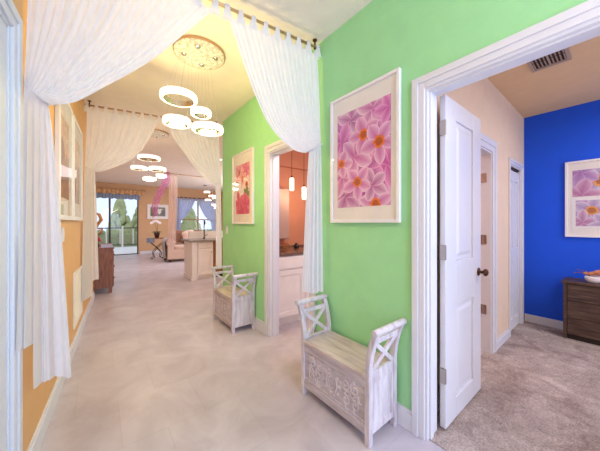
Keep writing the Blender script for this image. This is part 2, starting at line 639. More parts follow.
mR = frame_of((XR, 0), (0, 1))     # local x = world Y, local y = -X
casing('trim_1', mR, OB[0], OB[1], OB[3], w=0.068, side=1)
jamb('trim_2', mR, OB[0], OB[1], OB[3], -0.121, 0.001, stop=(-0.055, -0.02))
casing('trim_3', mR, OT[0], OT[1], OT[3], w=0.075, side=1)
jamb('trim_4', mR, OT[0], OT[1], OT[3], -0.121, 0.001, stop=(-0.07, -0.03))
casing('trim_5', mL, DN0, DN1, 2.10, w=0.08, side=-1)
jamb('trim_6', mL, DN0, DN1, 2.10, -0.001, 0.121)
mB = frame_of((XI, BY), (1, 0.003))
casing('trim_7', mB, 0.72, 1.36, 1.945, w=0.105, side=-1)
jamb('trim_8', mB, 0.72, 1.36, 1.945, -0.001, 0.09)
casing('trim_9', mB, 1.99, 2.53, 1.93, w=0.052, side=-1)
jamb('trim_10', mB, 1.99, 2.53, 1.93, -0.001, 0.09)


# ---------------------------------------------------------------- doors
def panel_door(name, loc, rz, w, h, t, label, rows, hinges=True, knob='out', stile=0.13, hz=(0.32, 1.066, 1.82), mat=None):
    """hinge edge at local x = 0, leaf along +x, face toward -y at y = 0, thickness to +y"""
    mat = mat or M['trim']
    root = s_empty(name, loc, rz, label, 'door')
    b = MB()
    b.box(0, stile, 0, t, 0, h).box(w - stile, w, 0, t, 0, h)
    zs = [0] + [z for r in rows for z in r] + [h]
    for i in range(0, len(zs), 2):
        b.box(stile, w - stile, 0, t, zs[i], zs[i + 1])
    for z0, z1 in rows:
        b.box(stile, w - stile, 0.011, t - 0.011, z0, z1)
    b.build('door_frame', mat, root, bevel=0.004)
    for z0, z1 in rows:
        p = MB()
        x0, x1 = stile + 0.03, w - stile - 0.03
        v = [(x0, 0.0111, z0 + .03), (x1, .0111, z0 + .03), (x1, .0111, z1 - .03), (x0, .0111, z1 - .03)]
        k = 0.022
        u = [(x0 + k, 0.002, z0 + .03 + k), (x1 - k, .002, z0 + .03 + k), (x1 - k, .002, z1 - .03 - k), (x0 + k, .002, z1 - .03 - k)]
        vv = [p.bm.verts.new(q) for q in v]
        uu = [p.bm.verts.new(q) for q in u]
        for i in range(4):
            p.bm.faces.new((vv[i], vv[(i + 1) % 4], uu[(i + 1) % 4], uu[i]))
        p.bm.faces.new(uu)
        p.bm.faces.new(vv[::-1])
        p.build('door_panel', mat, root)
    if hinges:
        for z in hz:
            q = MB().tube([(-0.006, 0.002, z - .045), (-0.006, 0.002, z + .045)], 0.006, 10)
            q.box(-0.012, -0.008, -0.004, 0.03, z - .044, z + .044)
            q.box(-0.003, -0.0003, -0.004, 0.03, z - .044, z + .044)
            q.build('hinge', M['steel'], root)
    if knob:
        k = MB()
        kz = 0.885
        for sgn, y in ((-1, 0), (1, t)):
            k.lathe([(0.001, 0), (0.029, 0), (0.029, sgn * .006), (0.011, sgn * .008), (0.011, sgn * .03), (0.024, sgn * .036), (0.027, sgn * .048), (0.018, sgn * .058), (0.001, sgn * .06)], (w - 0.055, y, kz), 16, 'y')
        k.build('door_knob', M['bronze'], root, smooth=True)
    return root


panel_door('door_1', (1.640, 0.658, 0.016), 0, 0.615, 2.02, 0.035, 'white two panel bedroom door standing open', [(0.13, 0.72), (1.0, 1.90)], stile=0.155)
# bathroom side door, swung open inside the bathroom
panel_door('door_2', (3.0, 0.90, 0.012), math.radians(88), 0.86, 1.94, 0.035, 'pale bathroom door seen in the mirror', [(0.15, 0.75), (1.0, 1.8)], knob=None, hinges=False)
hb = MB()
for z in (0.42, 1.10, 1.70):
    hb.tube([(2.944, 0.845, z - .045), (2.944, 0.845, z + .045)], 0.0065, 10)
    hb.box(2.9465, 2.952, 0.815, 0.862, z - .045, z + .045)
struct(hb.build('trim_11', M['steel']), 'nickel hinges on the inner door jamb', 'trim')
# closet bifold: two narrow leaves
cl = s_empty('door_3', (XI + 2.01, BY + 0.020, 0.012), 0.003, 'white bifold closet door beside blue wall', 'door')
for i in range(2):
    x0 = 0.003 + i * 0.249
    f = MB()
    f.box(x0, x0 + .05, 0, .03, 0, 1.86).box(x0 + .196, x0 + .246, 0, .03, 0, 1.86)
    for z0, z1 in ((0, .12), (.82, .95), (1.74, 1.86)):
        f.box(x0 + .05, x0 + .196, 0, .03, z0, z1)
    f.box(x0 + .05, x0 + .196, .012, .022, .12, .82).box(x0 + .05, x0 + .196, .012, .022, .95, 1.74)
    lf = f.build('bifold_leaf', M['trim'], cl, bevel=0.003)
    for z0, z1 in ((.12, .82), (.95, 1.74)):
        MB().box(x0 + .075, x0 + .171, .004, .0118, z0 + .03, z1 - .03).build('raised_panel', M['trim'], lf, bevel=0.006)
MB().box(0.002, 0.498, 0, .03, 1.885, 1.912).build('track', M['ventdark'], cl)
# slab door in the apricot wall
ld = s_empty('door_4', (0, 0, 0), 0, 'white closed door in the apricot wall', 'door')
MB().box(DN0 + .02, DN1 - .02, 0.005, 0.045, 0.012, 2.08, mL).build('door_frame', M['trim'], ld, bevel=0.002)


# ---------------------------------------------------------------- art
def rgb(h):
    return lin(h)[:3]


def print_mesh(w, h, flowers, bg, seed=1, soft=()):
    """flat floral print: x across, z up, facing -y; flowers: (u, v from top, radius, deep, pale, centre)"""
    bm = bmesh.new()
    cl = bm.loops.layers.float_color.new('Col')
    rnd = random.Random(seed)

    def clampv(x, z, y):
        return bm.verts.new((min(max(x, 0), w), y, min(max(z, 0), h)))

    def poly(pts, y, cols):
        vs = [clampv(p[0], p[1], y) for p in pts]
        try:
            f = bm.faces.new(vs)
        except ValueError:
            return
        for l, c in zip(f.loops, cols):
            l[cl] = (*c, 1)
    n = 10
    for i in range(n):
        for j in range(n):
            cs = []
            for (a, b_) in ((i, j), (i + 1, j), (i + 1, j + 1), (i, j + 1)):
                r2 = random.Random(seed * 977 + a * 31 + b_)
                k = r2.random()
                c0, c1 = bg
                cs.append(tuple(c0[q] * k + c1[q] * (1 - k) for q in range(3)))
            poly([(w * i / n, h * j / n), (w * (i + 1) / n, h * j / n), (w * (i + 1) / n, h * (j + 1) / n), (w * i / n, h * (j + 1) / n)], 0, cs)
    lay = 0
    for (u, v, r, deep, pale, cen) in flowers:
        cx, cz = u * w, (1 - v) * h
        a0 = rnd.random() * 6.28
        np_ = 5
        for p in range(np_):
            a = a0 + 2 * PI * p / np_ + rnd.uniform(-.12, .12)
            L = r * rnd.uniform(.9, 1.1)
            Wd = r * rnd.uniform(.36, .46)
            lay += 1
            y = -0.00004 * lay
            m_ = 12
            ux, uz = math.cos(a), math.sin(a)
            px, pz = -uz, ux
            prev = None
            rows = []
            for q in range(m_ + 1):
                t = q / m_
                half = Wd * (math.sin(PI * min(1, t * 0.94 + 0.06)) ** 0.7) * (0.55 + .45 * t)
                rows.append((t, half))
            for q in range(m_):
                (t0, h0), (t1, h1) = rows[q], rows[q + 1]
                for s0, s1 in ((-1, -.8), (-.8, -.06), (-.06, .06), (.06, .8), (.8, 1)):
                    pts, cs = [], []
                    for t, hh, s_ in ((t0, h0, s0), (t1, h1, s0), (t1, h1, s1), (t0, h0, s1)):
                        pts.append((cx + ux * L * t + px * hh * s_, cz + uz * L * t + pz * hh * s_))
                        k = min(1, 0.12 + 0.62 * t + 0.25 * abs(s_) ** 2)
                        if abs(s_) == 1 or t >= .99:
                            k = 1.15
                        if abs(s_) < .1:
                            k *= .6
                        k = min(k, 1)
                        cs.append(tuple(deep[g] * (1 - k) + pale[g] * k for g in range(3)))
                    poly(pts, y, cs)
        lay += 1
        if cen:
            for rr, k in ((.30, 0), (.19, 1)):
                lay += 1
                pts = [(cx + r * rr * (1 + .22 * math.sin(3 * g)) * math.cos(2 * PI * g / 14), cz + r * rr * math.sin(2 * PI * g / 14)) for g in range(14)]
                cc = cen if k == 0 else tuple(x * .6 for x in cen[:1]) + tuple(x * .45 for x in cen[1:])
                poly(pts, -0.00004 * lay, [cc] * 14)
    me = bpy.data.meshes.new('art_print')
    bm.to_mesh(me)
    bm.free()
    me.materials.append(M['print'])
    return me


def picture(name, loc, rz, W_, H_, ax0, ax1, az0, az1, fl, bg, label, seed, fw=0.022, fd=0.03, mat='mat', group=None, glass=True, hang_gap=0.002):
    """local: x across, z up, back at y = 0 (the wall), front toward -y"""
    root = thing(name, label, 'picture', loc, rz, group or 'framed pictures')
    f = MB()
    f.box(0, fw, -fd, -hang_gap, 0, H_).box(W_ - fw, W_, -fd, -hang_gap, 0, H_)
    f.box(fw, W_ - fw, -fd, -hang_gap, 0, fw).box(fw, W_ - fw, -fd, -hang_gap, H_ - fw, H_)
    f.build('frame', M['whiteframe'], root, bevel=0.003)
    MB().box(fw, W_ - fw, -0.016, -0.010, fw, H_ - fw).build('mat_board', M[mat], root)
    me = print_mesh(ax1 - ax0, az1 - az0, fl, bg, seed)
    o = bpy.data.objects.new('art_print', me)
    COL.objects.link(o)
    o.parent = root
    o.location = (ax0, -0.0166, az0)
    if glass:
        MB().box(fw, W_ - fw, -0.0265, -0.0245, fw, H_ - fw).build('glass', M['glass'], root)
    return root


mg, pk, ok = rgb('#c030a0'), rgb('#fcdcf2'), rgb('#e87838')
mg2, pk2 = rgb('#a82890'), rgb('#f8b4e2')
ok2 = rgb('#f0a050')
fl1 = [(.30, .10, .26, mg2, pk, None), (.70, .06, .22, mg, rgb('#fce4f4'), None), (.10, .30, .25, mg, pk2, None), (.95, .62, .26, mg, pk2, None),
       (.20, .88, .28, mg2, pk, None), (.60, .62, .26, mg2, pk2, None), (.12, .68, .24, mg, pk, None),
       (.35, .48, .27, mg, pk, None), (.75, .98, .22, mg, pk, ok), (.70, .80, .20, mg2, pk, None), (.97, .12, .18, mg, pk2, None),
       (.09, .53, .19, mg, pk, ok), (.42, .75, .21, mg, rgb('#fcd4ee'), ok), (.54, .29, .23, mg, rgb('#fcd4ee'), ok), (.81, .40, .24, mg, rgb('#fcd8f0'), ok)]
fl1 = [(u, v, r * 0.62, a, b_, c) for u, v, r, a, b_, c in fl1]
bg1 = (rgb('#b840a8'), rgb('#f0b8e4'))
# on the green wall (facing -X): rotate -90 deg so that local x runs to -Y and the front looks to -X
picture('framed_picture', (XR, 1.455, 1.262), -PI / 2, 0.60, 0.965, 0.07, 0.535, 0.115, 0.83, fl1, bg1,
        'large white framed picture of magenta orchids on the green wall above the bench', 3)
pr, pl_, gd = rgb('#d84888'), rgb('#f4b0c0'), rgb('#607040')
fl2 = [(.3, .15, .14, pr, rgb('#f8c8c8'), ok), (.75, .12, .15, pr, pl_, None), (.5, .3, .13, rgb('#e87890'), rgb('#fad8d0'), ok), (.25, .55, .16, rgb('#f0d8d8'), rgb('#ffffff'), None),
       (.8, .42, .13, rgb('#f4d0d0'), rgb('#fff4f0'), ok), (.8, .60, .10, gd, rgb('#90a060'), None), (.25, .78, .17, rgb('#d02868'), rgb('#f080a0'), None),
       (.7, .82, .17, rgb('#d02868'), rgb('#f078a0'), None), (.45, .95, .14, rgb('#c82060'), rgb('#e87098'), None)]
picture('framed_picture', (XR, 3.367, 1.247), -PI / 2, 0.60, 0.935, 0.10, 0.50, 0.13, 0.78, fl2, (rgb('#e07898'), rgb('#f0a8b8')),
        'smaller looking white framed floral picture on the green wall above the farther bench', 5)
# pair on the apricot wall (facing +X): local x runs along the wall toward +Y
aL = math.atan2(LD[1], LD[0])
flL = [(.3, .2, .2, rgb('#c88a6a'), rgb('#f0d8c0'), None), (.7, .45, .2, rgb('#b8785a'), rgb('#f4dcc8'), ok2), (.35, .75, .3, rgb('#6a4028'), rgb('#9a6848'), None), (.75, .85, .3, rgb('#7a4a30'), rgb('#a87050'), None)]  # the two lower brown blooms paint a glass reflection into the prints


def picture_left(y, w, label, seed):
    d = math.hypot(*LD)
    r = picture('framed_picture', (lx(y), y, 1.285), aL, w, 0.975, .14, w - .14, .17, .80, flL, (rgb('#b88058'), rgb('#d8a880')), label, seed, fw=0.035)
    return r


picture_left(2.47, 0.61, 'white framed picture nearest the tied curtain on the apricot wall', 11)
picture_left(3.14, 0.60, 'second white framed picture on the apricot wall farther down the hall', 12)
# bedroom picture on the blue wall (faces -X)
lv, lw = rgb('#9a7ab8'), rgb('#e8dcec')
flB = [(.35, .45, .22, lv, lw, rgb('#e8a060')), (.8, .2, .2, lv, lw, None), (.1, .1, .18, rgb('#a06ab0'), rgb('#d8b8dc'), None), (.85, .9, .2, lv, lw, rgb('#e8a060')), (.1, .95, .18, rgb('#b05a9a'), rgb('#e0c0d8'), None)]
pb = picture('framed_picture', (4.30, 0.413, 1.10), -PI / 2, 0.72, 0.865, 0.06, 0.66, 0.46, 0.76, flB, (rgb('#b090c0'), rgb('#c8b0d4')),
             'white framed lavender flower picture on the blue bedroom wall', 8)
me = print_mesh(0.24, 0.29, [(.5, .4, .17, lv, lw, rgb('#e8a060')), (.2, .85, .14, rgb('#b05a9a'), lw, None), (.9, .9, .13, lv, lw, None)], (rgb('#b890c8'), rgb('#d0a8d4')), 4)  # lower inset print paints in a reflection on the glass
o = bpy.data.objects.new('art_print', me)
COL.objects.link(o)
o.parent = pb
o.location = (0.085, -0.0168, 0.125)
MB().box(0.055, 0.36, -0.0195, -0.0162, 0.418, 0.445).box(0.055, 0.078, -0.0195, -0.0162, 0.10, 0.418).box(0.332, 0.36, -0.0195, -0.0162, 0.10, 0.418).box(0.078, 0.332, -0.0195, -0.0162, 0.10, 0.118).build('reflected_frame', M['whiteframe'], pb)  # white bars modelled for a frame reflected in the glass
# far living room picture
pf = thing('framed_picture', 'small green and grey landscape picture on the far living room wall', 'picture', (1.60, YF, 1.43), 0, 'framed pictures')
fb = MB()
fb.box(0, .05, -.03, -.002, 0, .61).box(.73, .78, -.03, -.002, 0, .61).box(.05, .73, -.03, -.002, 0, .05).box(.05, .73, -.03, -.002, .56, .61)
fb.build('frame', M['whiteframe'], pf)
MB().box(.05, .73, -.014, -.008, .05, .56).build('mat_board', M['mat'], pf)
me = print_mesh(0.56, 0.38, [(.15, .4, .13, rgb('#3f6a30'), rgb('#7aa858'), None), (.1, .8, .12, rgb('#2f5a28'), rgb('#6a9848'), None), (.6, .45, .12, rgb('#d8d0c0'), rgb('#ffffff'), None), (.85, .6, .12, rgb('#5a5a60'), rgb('#8a8a90'), None)], (rgb('#707868'), rgb('#989c94')), 6)
o = bpy.data.objects.new('art_print', me)
COL.objects.link(o)
o.parent = pf
o.location = (0.11, -0.0146, 0.115)


# ---------------------------------------------------------------- curtains
def spline(pts, t):
    """Catmull-Rom through pts, t in 0..1 by chord length"""
    P = [Vector(p) for p in pts]
    ds = [0]
    for a, b_ in zip(P, P[1:]):
        ds.append(ds[-1] + (b_ - a).length)
    s = t * ds[-1]
    i = 0
    while i < len(P) - 2 and ds[i + 1] < s:
        i += 1
    u = (s - ds[i]) / max(1e-6, ds[i + 1] - ds[i])
    p0 = P[i - 1] if i > 0 else P[i] * 2 - P[i + 1]
    p1, p2 = P[i], P[i + 1]
    p3 = P[i + 2] if i + 2 < len(P) else P[i + 1] * 2 - P[i]
    return 0.5 * ((2 * p1) + (p2 - p0) * u + (2 * p0 - 5 * p1 + 4 * p2 - p3) * u * u + (3 * p1 - p0 - 3 * p2 + p3) * u ** 3)


def curtain(name, label, edge, outer, hem, mat, nfold=17, ntab=9, zrod=2.755, amp=0.0065, group=None, hemz=None, tabmat=None, tie=True, fall_amp=0.022, belly=0.0, rodr=0.011):
    """edge: free edge from rod to tie; outer: fixed edge from rod to tie; hem: points along the bottom (edge side first)"""
    root = thing(name, label, 'curtain', (0, 0, 0), 0, group or ('sheer hall curtains' if name == 'sheer_curtain' else 'lilac window curtains'))
    E0, O0 = Vector(edge[0]), Vector(outer[0])
    ET, OT_ = Vector(edge[-1]), Vector(outer[-1])
    across = (O0 - E0)
    across.z = 0
    nrm = Vector((-across.y, across.x, 0)).normalized()
    NU, NV, NL = 132, 34, 40

    def fold(u, ph=0):
        return math.sin(2 * PI * nfold * u + ph) + 0.35 * math.sin(2 * PI * nfold * 2.3 * u + 1.3 + ph)

    def P(u, v):
        # v 0..0.5 upper, 0.5..1 lower
        if v <= 0.5:
            t = v * 2
            a, c = spline(edge, t), spline(outer, t)
            w = u ** (1 + 0.25 * t)
            p = a.lerp(c, w)
            p.z -= belly * math.sin(PI * t) * math.sin(PI * u)
            A = amp * (0.35 + 0.65 * math.sin(PI * min(1, t * 1.1 + .05))) if t < .85 else amp * .5
            if t == 0:
                # scallops between the tabs
                p.z -= 0.018 * (1 - abs(math.cos(PI * u * (ntab - 1))))
            return p + nrm * fold(u, t * 0.8) * A
        t = (v - 0.5) * 2
        a = ET.lerp(OT_, u)
        hp = spline(hem, u)
        if hemz:
            hp.z = hemz(u)
        e = t ** 0.75
        p = a.lerp(hp, e)
        p.z = a.z + (hp.z - a.z) * t
        A = amp * .5 * (1 - t) + fall_amp * t ** .6
        return p + nrm * (math.sin(2 * PI * 4 * u + 0.5) + .4 * math.sin(2 * PI * 9 * u)) * A
    MB().grid(P, NU, NV + NL).build('curtain_fabric', mat, root, smooth=True, recalc=False)
    for k in range(ntab):
        u = k / (ntab - 1)
        c = E0.lerp(O0, u)
        d = across.normalized()
        m = Matrix((d, nrm, Vector((0, 0, 1)))).transposed().to_4x4()
        m.translation = Vector((c.x, c.y, 0))
        tb = MB()
        prof = [(-.034, c.z - .035), (.034, c.z - .035), (.019, c.z + .02), (.016, zrod + rodr + .004), (-.016, zrod + rodr + .004), (-.019, c.z + .02)]
        for yy in (-rodr - .003, rodr + .003):
            tb.bm.faces.new([tb.bm.verts.new(m @ Vector((x, yy, z))) for x, z in prof])
        q = [tb.bm.verts.new(m @ Vector((x, y, zrod + rodr + .004))) for x, y in ((-.016, -rodr - .003), (.016, -rodr - .003), (.016, rodr + .003), (-.016, rodr + .003))]
        tb.bm.faces.new(q)
        tb.build('tab', tabmat or mat, root)
    if tie:
        c = (ET + OT_) / 2
        pts = []
        half = (OT_ - ET).length / 2 + 0.004
        d = (OT_ - ET).normalized()
        for g in range(28):
            a = 2 * PI * g / 28
            pts.append(c + d * half * math.cos(a) + nrm * 0.032 * math.sin(a) + Vector((0, 0, 0.004 * math.cos(a))))
        MB().tube(pts, 0.005, 8, closed=True).build('tieback', mat, root, smooth=True)
    return root


def rod(name, label, p0, p1, r=0.011):
    root = thing(name, label, 'curtain rod')
    p0, p1 = Vector(p0), Vector(p1)
    MB().tube([p0, p1], r, 14).build('pole', M['brass_rod'], root, smooth=True)
    d = (p1 - p0).normalized()
    for p, s in ((p0, 1), (p1, -1)):
        q = p + d * s * 0.035
        MB().tube([q + Vector((0, 0, -0.02)), q, q + Vector((0, 0, ZC - q.z - .001))], 0.007, 10).lathe([(0.001, ZC - .001), (.02, ZC - .001), (.018, ZC - .008), (.006, ZC - .012)], (q.x, q.y, 0), 14).build('bracket', M['bronze'], root)
        MB().blob(p, .015, .015, .015).build('finial', M['bronze'], root, smooth=True)
    return root


M['brass_rod'] = flat('antique_brass', '#d0ac80', 0.35, 0.7)
ZR = 2.742
rA, rB = Vector((1.465, 1.60, ZR)), Vector((lx(1.79) + 0.02, 1.79, ZR))
rod('curtain_rod', 'brass curtain rod under the ceiling above the nearer bench', rA, rB)


def on_rod(x, z=ZR - 0.085):
    t = (x - rA.x) / (rB.x - rA.x)
    p = rA.lerp(rB, t)
    return Vector((x, p.y, z))


TOP = ZR - 0.045
edgeR = [on_rod(.695, TOP), on_rod(.765, 2.525), on_rod(.835, 2.345), on_rod(.925, 2.15), on_rod(1.03, 1.98), on_rod(1.20, 1.855), on_rod(1.33, 1.835), (1.40, 1.64, 1.875)]
outR = [on_rod(1.455, TOP), (1.462, 1.585, 2.4), (1.464, 1.565, 1.915)]
curtain('sheer_curtain', 'white sheer curtain tied back to the green wall behind the bench', edgeR, outR,
        [(1.325, 1.64, .63), (1.40, 1.58, .63), (1.458, 1.53, .63)], M['sheer'], hemz=lambda u: .685 + .008 * math.sin(9 * u), zrod=ZR, fall_amp=0.010)
xl = lx(1.8) + 0.014
edgeL = [on_rod(.615, TOP), on_rod(.475, 2.515), on_rod(.25, 2.225), on_rod(.01, 1.985), on_rod(-.10, 1.885), on_rod(-.165, 1.86), (-.198, 1.82, 1.858)]
outL = [on_rod(xl, TOP), (xl, 1.80, 2.35), (xl - .004, 1.745, 1.90)]


def hemzL(u):
    k = min(1, max(0, (0.62 - u) / 0.05))
    return .70 + (.425 + .11 * u - .70) * k + .010 * math.sin(8 * u)


cl_ = curtain('sheer_curtain', 'white sheer curtain tied back beside the white door of the apricot wall', edgeL, outL,
        [(-.112, 1.86, .42), (-.17, 1.84, .42), (-.225, 1.76, .5), (-.272, 1.605, .66)], M['sheer'], hemz=hemzL, zrod=ZR, fall_amp=0.014, tie=False)
MB().tube([(lx(1.80) + .002, 1.80, 1.93), (-.262, 1.765, 1.915), (-.235, 1.765, 1.885), (-.21, 1.775, 1.868), (-.20, 1.80, 1.862)], .005, 8).build('tieback', M['sheer'], cl_, smooth=True)
MB().tube([(lx(1.80) + .001, 1.80, 1.93), (lx(1.8) + .02, 1.80, 1.93)], .006, 8).blob((lx(1.8) + .022, 1.80, 1.93), .01, .01, .01).build('wall_hook', M['bronze'], cl_, smooth=True)
# second pair farther down the hall
r2A, r2B = Vector((1.45, 3.83, ZR)), Vector((lx(4.17) + .02, 4.17, ZR))
rod('curtain_rod', 'farther brass curtain rod at the end of the hall', r2A, r2B)


def on_rod2(x, z):
    t = (x - r2A.x) / (r2B.x - r2A.x)
    p = r2A.lerp(r2B, t)
    return Vector((x, p.y, z))


e2L = [on_rod2(.665, TOP), on_rod2(.60, 2.52), on_rod2(.48, 2.28), on_rod2(.33, 2.09), on_rod2(.12, 1.96), on_rod2(.02, 1.915), (-.03, 4.11, 1.905)]
o2L = [on_rod2(-.11, TOP), (-.115, 4.16, 2.4), (-.125, 4.06, 1.945)]
curtain('sheer_curtain', 'cream lit sheer curtain tied back on the apricot side near the brown dresser', e2L, o2L,
        [(.01, 4.12, .45), (-.06, 4.02, .42), (-.142, 3.78, .4)], M['sheer2'], hemz=lambda u: .55 if u < .3 else .37, zrod=ZR, nfold=9)
e2R = [on_rod2(.785, TOP), on_rod2(.83, 2.50), on_rod2(.96, 2.30), on_rod2(1.15, 2.04), on_rod2(1.31, 1.88), (1.40, 3.83, 1.85)]
o2R = [on_rod2(1.44, TOP), (1.455, 3.815, 2.4), (1.465, 3.80, 1.92)]
curtain('sheer_curtain', 'cream lit sheer curtain tied back at the end of the green wall', e2R, o2R,
        [(1.415, 3.86, .6), (1.45, 3.83, .6), (1.485, 3.795, .6)], M['sheer2'], hemz=lambda u: .6, zrod=ZR, nfold=9, fall_amp=.012)


# ---------------------------------------------------------------- ring chandeliers
def ring_light(root, c, R, plate_xy, zp, mat, h=0.046, w=0.028):
    prof = [(R - w, -h / 2), (R - w * .55, -h / 2 - .004), (R - .004, -h / 2), (R, -h / 4), (R, h / 4), (R - .004, h / 2), (R - w * .55, h / 2 + .004), (R - w, h / 2)]
    rg = MB().lathe(prof, c, 40, closed=True).build('light_ring', mat, root, smooth=False)
    MB().lathe([(R - w - .006, -h / 2 - .004), (R - w, -h / 2 - .004), (R - w, h / 2), (R - w - .006, h / 2)], c, 40, closed=True).build('inner_band', M['chrome'], rg)
    for k in range(3):
        a = 2 * PI * k / 3 + .4
        q = (c[0] + (R - w / 2) * math.cos(a), c[1] + (R - w / 2) * math.sin(a), c[2] + h / 2)
        MB().tube([q, (plate_xy[0] * .35 + c[0] * .65 + (R * .35) * math.cos(a), plate_xy[1] * .35 + c[1] * .65 + R * .35 * math.sin(a), zp)], 0.0007, 5).build('wire', M['chrome'], rg)


def chandelier(label, pc, pr_, rings, mat, power, color):
    root = thing('ring_chandelier', label, 'chandelier', (pc[0], pc[1], 0), 0, 'lit ring chandeliers')
    zp = ZC - 0.028
    MB().lathe([(.001, ZC - .0005), (pr_ - .01, ZC - .0005), (pr_, ZC - .008), (pr_ - .002, ZC - .024), (pr_ - .02, zp), (.001, zp - .002)], n=48).build('ceiling_plate', M['plate'], root, smooth=False)
    MB().lathe([(pr_ + .001, ZC - .001), (pr_ + .006, ZC - .001), (pr_ + .006, ZC - .022), (pr_ + .001, ZC - .022)], n=48, closed=True).build('plate_rim', M['brass_rod'], root)
    for k in range(4):
        a = PI / 4 + k * PI / 2 + .35
        MB().lathe([(.001, zp - .012), (.02, zp - .012), (.026, zp - .005), (.026, zp)], (pr_ * .62 * math.cos(a), pr_ * .62 * math.sin(a), 0), 16).build('canopy_cap', M['chrome'], root, smooth=True)
    for (x, y, z, R) in rings:
        R *= .93
        ring_light(root, (x - pc[0], y - pc[1], z), R, (0, 0), zp, mat)
    for (x, y, z, R) in sorted(rings, key=lambda q: q[2])[:2]:
        l = bpy.data.lights.new('ring_glow', 'POINT')
        l.energy = power
        l.color = color
        l.shadow_soft_size = 0.08
        o = bpy.data.objects.new('ring_glow', l)
        COL.objects.link(o)
        o.parent = root
        o.location = (x - pc[0], y - pc[1], z)
    return root


WARM = (1.0, 0.80, 0.36)
chandelier('nearer crystal ring chandelier with four lit rings under a round plate', (.722, 2.37), .215,
           [(.565, 2.45, 2.378, .165), (.727, 2.35, 2.25, .094), (.538, 2.40, 2.138, .122), (.772, 2.30, 2.10, .143)], M['ring'], 19, WARM)
chandelier('farther crystal ring chandelier with five lit rings at the end of the hall', (.76, 4.95), .215,
           [(.681, 5.0, 2.367, .185), (.536, 5.0, 2.177, .128), (.809, 5.0, 2.196, .145), (.871, 5.0, 2.082, .09), (.688, 5.0, 2.01, .11)], M['ring2'], 10, (1.0, 0.88, 0.6))
chandelier('small cascade of lit rings hanging over the kitchen island', (2.46, 7.0), .16,
           [(2.321, 7, 2.10, .09), (2.458, 7, 2.0, .10), (2.569, 7, 1.95, .11), (2.348, 7, 1.886, .09), (2.541, 7, 1.76, .1), (2.597, 7, 1.678, .08)], M['ring2'], 4, (1, .8, .5))
dl = thing('recessed_downlight', 'small lit recessed downlight in the ceiling seen through the farther curtain', 'light', (2.31, 6.06, ZC))
MB().lathe([(.05, -.0005), (.075, -.0005), (.075, -.006), (.05, -.004)], n=24, closed=True).build('trim_ring', M['trim'], dl)
MB().lathe([(.001, -.001), (.048, -.001), (.048, -.003), (.001, -.003)], n=24).build('lens', M['spot'], dl)
sd = thing('smoke_detector', 'round smoke detector on the living room ceiling', 'smoke detector', (3.4, 10.49, ZC))
MB().lathe([(.001, -.0005), (.07, -.0005), (.07, -.025), (.05, -.04), (.001, -.042)], n=20).build('housing', M['greytop'], sd)


